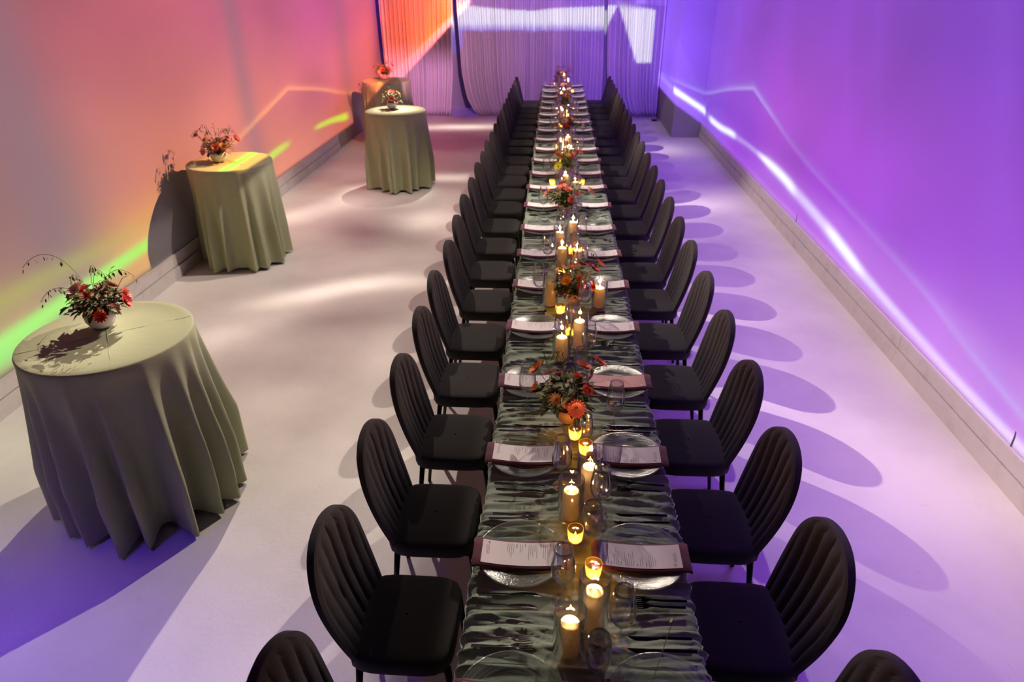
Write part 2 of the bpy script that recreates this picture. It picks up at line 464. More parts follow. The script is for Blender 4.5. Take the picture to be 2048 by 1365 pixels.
def b_floor(nt, b):
    p = worldpos(nt)
    n1 = nt.noise(p, 1.2, 4, .6)
    n2 = nt.noise(p, 34.0, 3, .65)
    c = nt.mix(nt.sstep(n1, .35, .7), (.80, .78, .76), (.70, .68, .67))
    spk = nt.sstep(nt.noise(p, 60.0, 2), .70, .76)
    c = nt.mix(nt.m('MULTIPLY', spk, .35), c, (.35, .32, .30))
    scuff = nt.sstep(nt.noise(p, 3.1, 6, .75), .62, .72)
    c = nt.mix(nt.m('MULTIPLY', scuff, .18), c, (.45, .42, .40))
    nt.put(b.inputs['Base Color'], c)
    nt.put(b.inputs['Roughness'], nt.m('MULTIPLY_ADD', n2, .2, .36))
    bump(nt, b, n2, .22, .004)


def b_wall(nt, b):
    p = worldpos(nt)
    n = nt.noise(p, 2.0, 3)
    nt.put(b.inputs['Base Color'], nt.mix(n, (.335, .33, .325), (.35, .345, .34)))
    bump(nt, b, nt.noise(p, 120.0, 2), .12, .002)


def b_base(nt, b):
    p = worldpos(nt)
    n = nt.noise(p, 5.0, 5, .7)
    c = nt.mix(nt.sstep(n, .45, .95), (.62, .585, .55), (.42, .36, .31))
    nt.put(b.inputs['Base Color'], c)
    bump(nt, b, n, .2, .004)


def b_velvet_black(nt, b):
    p = objco(nt)
    n = nt.noise(p, 260.0, 2)
    nt.put(b.inputs['Base Color'], nt.mix(n, (.018, .0165, .017), (.042, .038, .039)))
    bump(nt, b, n, .25, .002)
    b.inputs['Specular IOR Level'].default_value = .25
    b.inputs['Sheen Weight'].default_value = .10
    b.inputs['Sheen Roughness'].default_value = .5
    nt.put(b.inputs['Sheen Tint'], (.5, .45, .48, 1))


def b_velvet_green(nt, b):
    p = worldpos(nt)
    n = nt.noise(p, 160.0, 2)
    n2 = nt.noise(p, 3.0, 2)
    c = nt.mix(n, (.19, .25, .185), (.29, .36, .27))
    c = nt.mix(nt.m('MULTIPLY', n2, .25), c, (.25, .30, .25))
    nt.put(b.inputs['Base Color'], c)
    bump(nt, b, n, .1, .001)
    b.inputs['Sheen Weight'].default_value = 1.0
    b.inputs['Sheen Roughness'].default_value = .35
    nt.put(b.inputs['Sheen Tint'], (.80, .90, .82, 1))


def b_linen(nt, b):
    p = objco(nt)
    sv = nt.node('ShaderNodeSeparateXYZ')
    nt.put(sv.inputs[0], p)
    n = nt.noise(p, 300.0, 2)
    weave = nt.noise(nt.xyz(nt.m('MULTIPLY', sv.outputs[0], 8.0), nt.m('MULTIPLY', sv.outputs[1], 90.0), nt.m('MULTIPLY', sv.outputs[2], 60.0)), 1.0, 3)
    f = nt.m('MULTIPLY_ADD', weave, .5, nt.m('MULTIPLY', n, .5))
    nt.put(b.inputs['Base Color'], nt.mix(f, (.29, .315, .175), (.42, .445, .27)))
    bump(nt, b, n, .15, .001)


def b_plate(nt, b):
    pass


def glass(name, tint=(1, 1, 1), rough=.02, body=0.0, body_col=(.8, .85, .82), ior=1.45, spec=1.0):
    m = bpy.data.materials.new(name)
    m.use_nodes = True
    t = m.node_tree
    nt = NT(t)
    for n in list(t.nodes):
        if n.type == 'BSDF_PRINCIPLED':
            t.nodes.remove(n)
    out = t.nodes['Material Output']
    tr = nt.node('ShaderNodeBsdfTransparent')
    nt.put(tr.inputs['Color'], tint)
    gl = nt.node('ShaderNodeBsdfGlossy')
    gl.inputs['Roughness'].default_value = rough
    nt.put(gl.inputs['Color'], (spec, spec, spec))
    fr = nt.node('ShaderNodeLayerWeight')
    fr.inputs['Blend'].default_value = .5
    mx = nt.node('ShaderNodeMixShader')
    nt.put(mx.inputs[0], nt.m('MULTIPLY_ADD', nt.m('POWER', fr.outputs['Facing'], 2.6), .75, .09, clamp=True))
    nt.put(tr.inputs['Color'], nt.mix(nt.m('POWER', fr.outputs['Facing'], 2.5), tint, tuple(.42 * c for c in tint)))
    nt.put(mx.inputs[1], tr.outputs[0])
    nt.put(mx.inputs[2], gl.outputs[0])
    last = mx.outputs[0]
    if body:
        df = nt.node('ShaderNodeBsdfDiffuse')
        nt.put(df.inputs['Color'], body_col)
        p = objco(nt)
        s = nt.node('ShaderNodeSeparateXYZ')
        nt.put(s.inputs[0], p)
        r = nt.m('SQRT', nt.m('ADD', nt.m('MULTIPLY', s.outputs[0], s.outputs[0]), nt.m('MULTIPLY', s.outputs[1], s.outputs[1])))
        rings = nt.noise(nt.xyz(nt.m('MULTIPLY', r, 160.0), nt.m('MULTIPLY', s.outputs[0], 6.0), nt.m('MULTIPLY', s.outputs[1], 6.0)), 1.0, 3)
        m2 = nt.node('ShaderNodeMixShader')
        nt.put(m2.inputs[0], nt.m('MULTIPLY', nt.sstep(rings, .3, .8), body))
        nt.put(m2.inputs[1], last)
        nt.put(m2.inputs[2], df.outputs[0])
        last = m2.outputs[0]
        bp = nt.node('ShaderNodeBump')
        bp.inputs['Strength'].default_value = .6
        bp.inputs['Distance'].default_value = .002
        nt.put(bp.inputs['Height'], nt.m('ADD', rings, nt.noise(p, 120.0, 2)))
        nt.put(gl.inputs['Normal'], bp.outputs[0])
    t.links.new(last, out.inputs['Surface'])
    MATS[name] = m
    return m


def thin_cloth(name, colour, trans):
    m = bpy.data.materials.new(name)
    m.use_nodes = True
    t = m.node_tree
    nt = NT(t)
    t.nodes.remove(t.nodes['Principled BSDF'])
    d = nt.node('ShaderNodeBsdfDiffuse')
    p = worldpos(nt)
    n = nt.noise(p, 90.0, 2)
    c = nt.mix(n, tuple(v * .92 for v in colour), colour)
    nt.put(d.inputs['Color'], c)
    tl = nt.node('ShaderNodeBsdfTranslucent')
    nt.put(tl.inputs['Color'], c)
    mx = nt.node('ShaderNodeMixShader')
    mx.inputs[0].default_value = trans
    nt.put(mx.inputs[1], d.outputs[0])
    nt.put(mx.inputs[2], tl.outputs[0])
    t.links.new(mx.outputs[0], t.nodes['Material Output'].inputs['Surface'])
    MATS[name] = m


mat('floor_paint', rough=.4, build=b_floor)
mat('wall_paint', rough=.8, build=b_wall, Specular_IOR_Level=.2)
mat('ceiling_paint', (.06, .06, .06), .9)
mat('front_paint', (.12, .12, .12), .9)
mat('baseboard_paint', rough=.6, build=b_base)
mat('black_velvet', rough=.85, build=b_velvet_black)
mat('black_metal', (.012, .012, .013), .35, .6)
mat('green_velvet', rough=.8, build=b_velvet_green)
mat('sage_linen', rough=.85, build=b_linen)
thin_cloth('curtain_voile', (.74, .71, .70), .22)
mat('burgundy_linen', (.10, .007, .032), .85, Sheen_Weight=.35, Sheen_Roughness=.5)
mat('menu_paper', (.80, .77, .77), .7)
mat('menu_blue', (.22, .25, .52), .7)
mat('menu_pink', (.74, .42, .38), .7)
mat('menu_white_print', (.9, .88, .84), .7)
mat('ink', (.03, .02, .03), .8)
mat('gunmetal', (.03, .028, .03), .22, .9)
def wax_mat(name, dc, tc, f):
    m = bpy.data.materials.new(name)
    m.use_nodes = True
    t = m.node_tree
    nt = NT(t)
    t.nodes.remove(t.nodes['Principled BSDF'])
    d = nt.node('ShaderNodeBsdfDiffuse')
    nt.put(d.inputs['Color'], dc)
    tl = nt.node('ShaderNodeBsdfTranslucent')
    nt.put(tl.inputs['Color'], tc)
    mx = nt.node('ShaderNodeMixShader')
    mx.inputs[0].default_value = f
    nt.put(mx.inputs[1], d.outputs[0])
    nt.put(mx.inputs[2], tl.outputs[0])
    t.links.new(mx.outputs[0], t.nodes['Material Output'].inputs['Surface'])
    MATS[name] = m


wax_mat('wax', (.88, .78, .62), (1.0, .80, .48), .78)
wax_mat('molten_wax', (.9, .8, .6), (1.0, .90, .66), .95)
mat('wick', (.02, .015, .01), .9)
glass('clear_glass')
glass('plate_glass', tint=(.93, .97, .95), rough=.16, body=.36, body_col=(.40, .46, .41), spec=.5)
mat('bowl_white', (.74, .71, .70), .45)
mat('bowl_clay', (.62, .36, .22), .6)


def b_leaf(nt, b):
    r = nt.node('ShaderNodeTexNoise')
    nt.put(r.inputs['Vector'], objco(nt))
    r.inputs['Scale'].default_value = 22.0
    nt.put(b.inputs['Base Color'], nt.ramp(r.outputs['Fac'], [(.3, (.045, .075, .016)), (.5, (.11, .15, .03)), (.7, (.20, .19, .05))]))


mat('leaf', rough=.6, build=b_leaf, Subsurface_Weight=0.0)
mat('dry_leaf', rough=.7, base=(.16, .085, .03))
mat('stem', (.07, .075, .025), .7)
PETAL = {}
for nm, c in (('red', (.62, .02, .016)), ('coral', (.78, .16, .10)), ('pink', (.74, .27, .27)), ('peach', (.80, .42, .25)),
              ('orange', (.78, .25, .03)), ('blush', (.80, .54, .46)), ('lime', (.52, .56, .04)), ('plum', (.26, .025, .045))):
    PETAL[nm] = mat('petal_' + nm, c, .6)
mat('flower_heart', (.30, .16, .03), .8)


def flame_mat():
    m = bpy.data.materials.new('flame')
    m.use_nodes = True
    t = m.node_tree
    t.nodes.remove(t.nodes['Principled BSDF'])
    e = t.nodes.new('ShaderNodeEmission')
    e.inputs['Color'].default_value = (1.0, .66, .24, 1)
    e.inputs['Strength'].default_value = 26.0
    t.links.new(e.outputs[0], t.nodes['Material Output'].inputs['Surface'])
    MATS['flame'] = m


flame_mat()


def amber_glass():
    m = bpy.data.materials.new('amber_cut_glass')
    m.use_nodes = True
    t = m.node_tree
    nt = NT(t)
    t.nodes.remove(t.nodes['Principled BSDF'])
    tl = nt.node('ShaderNodeBsdfTranslucent')
    nt.put(tl.inputs['Color'], (1.0, .72, .22))
    tr = nt.node('ShaderNodeBsdfTransparent')
    nt.put(tr.inputs['Color'], (1.0, .80, .36))
    gl = nt.node('ShaderNodeBsdfGlossy')
    gl.inputs['Roughness'].default_value = .12
    a = nt.node('ShaderNodeMixShader')
    a.inputs[0].default_value = .5
    nt.put(a.inputs[1], tr.outputs[0])
    nt.put(a.inputs[2], tl.outputs[0])
    b = nt.node('ShaderNodeMixShader')
    fr = nt.node('ShaderNodeLayerWeight')
    nt.put(b.inputs[0], nt.m('MULTIPLY_ADD', nt.m('POWER', fr.outputs['Facing'], 4.0), .7, .05))
    nt.put(b.inputs[1], a.outputs[0])
    nt.put(b.inputs[2], gl.outputs[0])
    t.links.new(b.outputs[0], t.nodes['Material Output'].inputs['Surface'])
    MATS['amber_cut_glass'] = m


amber_glass()


# ------------------------------------------------------------------ mesh helpers
class MB:
    """collects vertices and faces for one mesh"""
    def __init__(self):
        self.v = []
        self.f = []

    def put(self, v, f):
        o = len(self.v)
        self.v.extend([tuple(p) for p in v])
        self.f.extend([tuple(i + o for i in q) for q in f])
        return self

    def box(self, x0, x1, y0, y1, z0, z1):
        return self.put([(x0, y0, z0), (x1, y0, z0), (x1, y1, z0), (x0, y1, z0), (x0, y0, z1), (x1, y0, z1), (x1, y1, z1), (x0, y1, z1)],
                        [(0, 3, 2, 1), (4, 5, 6, 7), (0, 1, 5, 4), (1, 2, 6, 5), (2, 3, 7, 6), (3, 0, 4, 7)])

    def lathe(self, prof, n=24, c=(0, 0, 0), ribs=0, rib_amp=0.0, ribz=None):
        v = []
        for (r, z) in prof:
            for i in range(n):
                a = 2 * math.pi * i / n
                k = 1.0
                if ribs and (ribz is None or ribz[0] <= z <= ribz[1]):
                    k = 1.0 + rib_amp * math.cos(ribs * a)
                v.append((c[0] + r * k * math.cos(a), c[1] + r * k * math.sin(a), c[2] + z))
        f = []
        for j in range(len(prof) - 1):
            for i in range(n):
                f.append((j * n + i, j * n + (i + 1) % n, (j + 1) * n + (i + 1) % n, (j + 1) * n + i))
        return self.put(v, f)

    def cap(self, prof, n=24, c=(0, 0, 0)):
        """lathe closed at both ends"""
        self.lathe(prof, n, c)
        o = len(self.v) - n * len(prof)
        self.f.append(tuple(o + i for i in range(n))[::-1])
        o2 = len(self.v) - n
        self.f.append(tuple(o2 + i for i in range(n)))
        return self

    def tube(self, pts, rad, n=6, caps=True):
        pts = [Vector(p) for p in pts]
        rads = rad if isinstance(rad, (list, tuple)) else [rad] * len(pts)
        v = []
        for i, p in enumerate(pts):
            t = (pts[min(i + 1, len(pts) - 1)] - pts[max(i - 1, 0)]).normalized()
            a = Vector((0, 0, 1)) if abs(t.z) < .9 else Vector((1, 0, 0))
            e1 = t.cross(a).normalized()
            e2 = t.cross(e1)
            for k in range(n):
                w = 2 * math.pi * k / n
                v.append(tuple(p + rads[i] * (math.cos(w) * e1 + math.sin(w) * e2)))
        f = []
        for j in range(len(pts) - 1):
            for k in range(n):
                f.append((j * n + k, j * n + (k + 1) % n, (j + 1) * n + (k + 1) % n, (j + 1) * n + k))
        if caps:
            f.append(tuple(range(n))[::-1])
            f.append(tuple((len(pts) - 1) * n + k for k in range(n)))
        return self.put(v, f)

    def grid(self, P, close_u=False):
        """P: list of rows of points"""
        nu = len(P[0])
        v = [p for row in P for p in row]
        f = []
        for j in range(len(P) - 1):
            for i in range(nu if close_u else nu - 1):
                f.append((j * nu + i, j * nu + (i + 1) % nu, (j + 1) * nu + (i + 1) % nu, (j + 1) * nu + i))
        return self.put(v, f)

    def mesh(self, name, material, smooth=True):
        me = bpy.data.meshes.new(name)
        me.from_pydata(self.v, [], self.f)
        if smooth:
            me.polygons.foreach_set('use_smooth', [True] * len(me.polygons))
        me.materials.append(MATS[material] if isinstance(material, str) else material)
        me.update()
        return me


def link(name, data, parent=None, loc=None, rot=None, scale=None):
    o = bpy.data.objects.new(name, data)
    col.objects.link(o)
    if parent is not None:
        o.parent = parent
    if loc is not None:
        o.location = loc
    if rot is not None:
        o.rotation_euler = rot
    if scale is not None:
        o.scale = scale
    return o


def tag(o, label, cat, group=None):
    o['label'] = label
    o['category'] = cat
    if group:
        o['group'] = group
    return o


def struct(o, label=None):
    o['kind'] = 'structure'
    if label:
        o['label'] = label
    return o


def vnoise(x, y, seed=0):
    """smooth value noise on numpy arrays"""
    r = np.random.RandomState(seed)
    T = r.rand(256, 256)
    xi = np.floor(x).astype(int)
    yi = np.floor(y).astype(int)
    fx = x - xi
    fy = y - yi
    fx = fx * fx * (3 - 2 * fx)
    fy = fy * fy * (3 - 2 * fy)
    a = T[xi % 256, yi % 256]
    b = T[(xi + 1) % 256, yi % 256]
    c = T[xi % 256, (yi + 1) % 256]
    d = T[(xi + 1) % 256, (yi + 1) % 256]
    return (a * (1 - fx) + b * fx) * (1 - fy) + (c * (1 - fx) + d * fx) * fy


ORD = ['', 'second ', 'third ', 'fourth ', 'fifth ', 'sixth ', 'seventh ', 'eighth ', 'ninth ', 'tenth ', 'eleventh ', 'twelfth ',
       'thirteenth ', 'fourteenth ', 'fifteenth ', 'sixteenth ', 'seventeenth ', 'eighteenth ', 'nineteenth ', 'twentieth ',
       'twenty-first ', 'twenty-second ', 'twenty-third ', 'twenty-fourth ']


def nth(i):
    return 'first ' if i == 0 else ORD[i]


# ------------------------------------------------------------------ the room
Y0, Y1, ZC = -3.0, 16.4, 4.5
struct(link('floor', MB().box(-6, 4, Y0 - .3, Y1 + .3, -.1, 0).mesh('floor', 'floor_paint', False)))
struct(link('ceiling', MB().box(-6, 4, Y0 - .3, Y1 + .3, ZC, ZC + .1).mesh('ceiling', 'ceiling_paint', False)))
struct(link('wall_left', MB().box(WL - .25, WL, Y0, Y1, 0, ZC).mesh('wall_left', 'wall_paint', False)))
struct(link('wall_right', MB().box(WR, WR + .25, Y0, Y1, 0, ZC).mesh('wall_right', 'wall_paint', False)))
struct(link('wall_back', MB().box(WL, WR, Y1 - .05, Y1 + .2, 0, ZC).mesh('wall_back', 'wall_paint', False)))
struct(link('wall_front', MB().box(WL, WR, Y0 - .2, Y0, 0, ZC).mesh('wall_front', 'front_paint', False)))
struct(link('wall_pillar', MB().box(2.06, WR - .002, 13.14, Y1 - .06, 0, ZC - .002).mesh('wall_pillar', 'wall_paint', False)))


def baseboard(name, x, sgn, y_end):
    b = struct(link(name, None))
    ys = [Y0 + .05, -.2, 2.3, 4.75, 7.2, 9.65, y_end]
    for a, c in zip(ys[:-1], ys[1:]):
        for (z0, z1, th) in ((0.0, .122, .030), (.130, .250, .014)):
            xa, xb = sorted((x, x + sgn * th))
            m = MB().box(xa, xb, a + .0015, c - .0015, z0, z1)
            link('board', m.mesh('board', 'baseboard_paint', False), b)
    return b


baseboard('baseboard_right', WR - .001, -1, 13.13)
baseboard('baseboard_left', WL + .001, 1, 12.0)


# ------------------------------------------------------------------ curtains
def curtain(label, left, right, y, pleat, seed, zt=4.2):
    """left/right: functions of height giving the edges; real pleats"""
    r = np.random.RandomState(seed)
    nz, nu = 26, 150
    u = np.linspace(0, 1, nu)
    ph = np.cumsum(np.full(nu, 1.0) + 0.9 * (vnoise(u * 30, u * 0, seed) - .5))
    ph = ph / ph[-1]
    npl = pleat
    rows = []
    for j in range(nz):
        z = zt * (1 - j / (nz - 1)) ** 1.15 + .004
        a, b = left(z), right(z)
        k = .6 + .4 * min(1, (zt - z) / 2.5)
        amp = .045 * k * (0.6 + .8 * vnoise(u * 9 + seed, u * 0 + z * .3, seed + 1))
        x = a + (b - a) * u
        yy = y + amp * np.sin(ph * npl * 2 * math.pi + .5 * np.sin(z * 1.3 + u * 9)) + .03 * np.sin(u * 7 + seed)
        rows.append(list(zip(x, yy, [z] * nu)))
    o = link('curtain', MB().grid(rows).mesh('curtain', 'curtain_voile'))
    md = o.modifiers.new('thickness', 'SOLIDIFY')
    md.thickness = .003
    return tag(o, label, 'curtain', 'pleated curtains across the back of the room')


def lerp(z, pts):
    return float(np.interp(z, [p[0] for p in pts], [p[1] for p in pts]))


curtain('pleated curtain at far left, catching orange light, next to the wall', lambda z: -3.84,
        lambda z: lerp(z, [(0, -2.44), (.8, -2.36), (2.3, -2.29), (4.2, -2.27)]), 15.3, 17, 3)
curtain('pleated curtain whose lower left corner is pulled aside over a dark gap', lambda z: lerp(z, [(0, -1.80), (.12, -1.95), (.4, -2.08), (.9, -2.17), (2.3, -2.22), (4.2, -2.23)]),
        lambda z: lerp(z, [(0, -.80), (2.3, -.79), (4.2, -.79)]), 15.32, 15, 5)
curtain('pleated curtain straight behind the far end of the long table', lambda z: lerp(z, [(0, -.83), (4.2, -.83)]),
        lambda z: lerp(z, [(0, .86), (1, .86), (2.3, .815), (4.2, .80)]), 15.43, 16, 8)
curtain('pleated curtain at far right, by the pillar, with a bright wedge of light', lambda z: lerp(z, [(0, 1.32), (.12, 1.16), (.4, 1.0), (.9, .93), (2.3, .875), (4.2, .86)]),
        lambda z: 2.054, 15.28, 13, 13)

# ------------------------------------------------------------------ long table cloth
TZ = .770


def table_cloth(y0, y1, hw, label, seed, lift=0.0):
    # cross-section, left hem to right hem, as (x, z, nx, nz)
    xs = []
    rr = .028
    for t in np.linspace(0, 1, 13)[:-1]:
        xs.append((-(hw + .004 * (1 - t)), .04 + (TZ - rr - .04) * t, -1, .08))
    for a in np.linspace(180, 90, 6)[:-1]:
        xs.append((-(hw - rr) + rr * math.cos(R(a)), TZ - rr + rr * math.sin(R(a)), math.cos(R(a)), math.sin(R(a))))
    for t in np.linspace(-1, 1, 41):
        xs.append((t * (hw - rr), TZ, 0, 1))
    for a in np.linspace(90, 0, 6)[1:]:
        xs.append(((hw - rr) + rr * math.cos(R(a)), TZ - rr + rr * math.sin(R(a)), math.cos(R(a)), math.sin(R(a))))
    for t in np.linspace(1, 0, 13)[1:]:
        xs.append(((hw + .004 * (1 - t)), .04 + (TZ - rr - .04) * t, 1, .08))
    A = np.array(xs)
    s = np.concatenate([[0], np.cumsum(np.hypot(np.diff(A[:, 0]), np.diff(A[:, 1])))])
    s -= s[-1] / 2
    ys = [y0]
    while ys[-1] < y1:
        ys.append(ys[-1] + (.0075 if ys[-1] < 5 else .011 if ys[-1] < 9 else .016))
    ys[-1] = y1
    Yg = np.array(ys)
    S, Yg2 = np.meshgrid(s, Yg)
    # ruched folds running across the table
    ph = Yg2 / .066 + 4.2 * vnoise(S * 1.5 + 40, Yg2 * 1.9 + 7, seed) + 1.4 * vnoise(S * 3.6 + 9, Yg2 * 4.2, seed + 1)
    rid = 1 - np.abs(np.sin(math.pi * ph))
    am = .12 + 1.5 * vnoise(S * 2.2 + 3, Yg2 * 4.4 + 11, seed + 2) ** 1.3
    fine = 1 - np.abs(np.sin(math.pi * (Yg2 / .029 + 3.6 * vnoise(S * 3 + 5, Yg2 * 4, seed + 3))))
    d = .017 * am * rid ** 1.7 + .011 * fine ** 1.6 * vnoise(S * 5, Yg2 * 6, seed + 4)
    edge = np.clip((np.abs(S) - (hw - .10)) / .12, 0, 1)
    d = d * (1 + .3 * edge)
    # flatter in the middle of each place
    d = d * (.82 + .18 * np.clip(np.abs(S) / hw, 0, 1))
    d = np.minimum(d, .024) - .010 + lift
    X = A[:, 0][None, :] + A[:, 2][None, :] * d
    Z = A[:, 1][None, :] + A[:, 3][None, :] * d
    Yw = Yg2 + .006 * (vnoise(S * 6, Yg2 * 6, seed + 5) - .5)
    # ends dip down a little
    nu = X.shape[1]
    nv = X.shape[0]
    V = np.stack([X, Yw, Z], -1).reshape(-1, 3)
    idx = np.arange(nu * nv).reshape(nv, nu)
    F = np.stack([idx[:-1, :-1], idx[:-1, 1:], idx[1:, 1:], idx[1:, :-1]], -1).reshape(-1, 4)
    m = MB()
    m.v = V.tolist()
    m.f = F.tolist()
    o = link('tablecloth', m.mesh('tablecloth', 'green_velvet'))
    return tag(o, label, 'tablecloth', 'ruched velvet cloths along the dining table')


table_cloth(.62, 2.70, .402, 'nearest length of ruched sage velvet cloth on the long dining table', 21, .0)
table_cloth(2.705, 7.58, .392, 'middle length of ruched sage velvet cloth on the long dining table', 22)
table_cloth(7.585, 14.72, .392, 'farthest length of ruched sage velvet cloth, ending before the curtains', 23, .001)


def long_table():
    t = link('dining_table', None, loc=(0, 0, 0))
    tag(t, 'long narrow dining table hidden under the ruched velvet cloths', 'table')
    for i in range(6):
        a = .66 + i * 2.34
        link('tabletop', MB().box(-.36, .36, a, a + 2.32, .705, .735).mesh('tabletop', 'black_metal', False), t)
        for x in (-.3, .3):
            for yy in (a + .15, a + 2.17):
                link('leg', MB().tube([(x, yy, 0), (x, yy, .705)], .016, 8).mesh('leg', 'black_metal'), t)
    return t


long_table()

# ------------------------------------------------------------------ chairs


def chair_meshes():
    M = {}
    # seat: rounded, slightly crowned cushion
    def ring(k, z, n=40, ax=.205, ay=.216, e=5.0):
        out = []
        for i in range(n):
            a = 2 * math.pi * i / n
            c, s = math.cos(a), math.sin(a)
            r = (abs(c) ** e + abs(s) ** e) ** (-1 / e)
            out.append((ax * k * r * c - .017, ay * k * r * s, z))
        return out
    rows = [ring(.02, .395), ring(.90, .395), ring(.97, .400), ring(1.0, .412), ring(1.0, .452), ring(.985, .466), ring(.95, .474), ring(.85, .479), ring(.5, .483), ring(.02, .484)]
    M['seat'] = MB().grid(rows, True).mesh('seat', 'black_velvet')
    # backrest: tall oval, leaning back, vertical channels sewn into its front
    h0, h1 = .395, .955
    nv, nu = 34, 61
    def lean(h):
        t = (h - h0) / (h1 - h0)
        return -.188 - .118 * t - .02 * math.sin(math.pi * t)
    def half(t):
        # widest a little above the middle, round top
        if t < .60:
            q = t / .60
            return .185 + .045 * math.sin(q * math.pi / 2)
        q = (t - .60) / .40
        return .230 * math.sqrt(max(0.0, 1 - q ** 2.3))
    front, back = [], []
    ts = [0.5 - 0.5 * math.cos(math.pi * (j / (nv - 1)) ** 1.0) for j in range(nv)]
    for t in ts:
        hw = max(half(t), .003)
        h = h0 + (h1 - h0) * t
        fr, bk = [], []
        for i in range(nu):
            u = -1 + 2 * i / (nu - 1)
            u = math.sin(u * math.pi / 2) * .35 + u * .65
            y = u * hw
            edge = max(0.0, 1 - abs(u) ** 5)
            tt = min(1.0, (1 - t) / .12)
            pad = .020 * edge * math.sqrt(tt)
            # channels fan out from the seat
            fan = .80 + .34 * t
            cw = .0655 * fan
            q = (y / cw) % 1.0
            g = abs(math.sin(math.pi * q)) ** .42
            inside = 1.0 if (abs(u) < .86 and t < .965) else 0.0
            pad += .013 * (g - 1) * inside * min(1.0, (1 - t) / .08) * edge
            wrap = .045 * (abs(y) / .23) ** 2 * (.4 + .6 * (1 - t))
            x = lean(h) + wrap
            fr.append((x + .010 + pad, y, h))
            bk.append((x - .014 - .016 * edge * math.sqrt(tt), y, h))
        front.append(fr)
        back.append(bk)
    m = MB()
    m.grid(front)
    m.grid([b[::-1] for b in back])
    # rim between the two faces
    rim = []
    for f_, b_ in ((front, back),):
        left = [r[0] for r in f_]
        leftb = [r[0] for r in b_]
        right = [r[-1] for r in f_]
        rightb = [r[-1] for r in b_]
        m.grid([leftb, left])
        m.grid([right, rightb])
        m.grid([f_[-1], b_[-1]])
        m.grid([b_[0], f_[0]])
    M['backrest'] = m.mesh('backrest', 'black_velvet')
    M['leg_front'] = MB().tube([(.165, 0, .40), (.192, .0, .0)], [.015, .010], 10).mesh('leg', 'black_metal')
    M['leg_rear'] = MB().tube([(-.175, 0, .40), (-.225, .0, .0)], [.015, .010], 10).mesh('leg', 'black_metal')
    fr = MB()
    fr.box(-.17, .17, -.172, -.160, .378, .396)
    fr.box(-.17, .17, .160, .172, .378, .396)
    fr.box(-.17, -.158, -.16, .16, .378, .396)
    fr.box(.158, .17, -.16, .16, .378, .396)
    M['seat_frame'] = fr.mesh('seat_frame', 'black_metal', False)
    return M


CM = chair_meshes()


def chair(x, y, flip, label, group, jit):
    c = link('dining_chair', None, loc=(x, y, 0), rot=(0, 0, (math.pi if flip else 0) + jit))
    tag(c, label, 'chair', group)
    link('seat', CM['seat'], c)
    link('backrest', CM['backrest'], c)
    link('seat_frame', CM['seat_frame'], c)
    for s in (-1, 1):
        link('leg', CM['leg_front'], c, loc=(0, s * .165, 0))
        link('leg', CM['leg_rear'], c, loc=(0, s * .165, 0))
    return c


LY = [1.213, 1.794, 2.38, 2.992, 3.587, 4.158, 4.762, 5.383, 5.985, 6.578, 7.19, 7.72, 8.30, 8.81, 9.355, 9.908, 10.437, 10.996, 11.51, 12.10, 12.62, 13.12, 13.6, 14.14]
RY = [1.248, 1.829, 2.409, 3.009, 3.618, 4.223, 4.83, 5.40, 5.967, 6.558, 7.11, 7.699, 8.277, 8.826, 9.363, 9.912, 10.468, 11.03, 11.5, 12.03, 12.62, 13.14, 13.67, 14.2]
LX = [-.956, -.96, -.938, -.93, -.93, -.94, -.925, -.945, -.96, -.955, -.96, -.95, -.96, -.945, -.94, -.942, -.942, -.938, -.93, -.93, -.93, -.925, -.925, -.92]
RX = [.913, .914, .905, .905, .89, .875, .87, .89, .915, .906, .91, .903, .913, .915, .904, .898, .898, .885, .88, .884, .89, .88, .876, .875]
for i, (x, y) in enumerate(zip(LX, LY)):
    chair(x + .300, y, False, 'black channel-back velvet chair, %sfrom the camera in the left row' % nth(i),
          'chairs along the left side of the table', R(random.uniform(-.7, .7)))
for i, (x, y) in enumerate(zip(RX, RY)):
    chair(max(x, .918) - .300, y, True, 'black channel-back velvet chair, %sfrom the camera in the right row' % nth(i),
          'chairs along the right side of the table', R(random.uniform(-.7, .7)))

# ------------------------------------------------------------------ cocktail tables


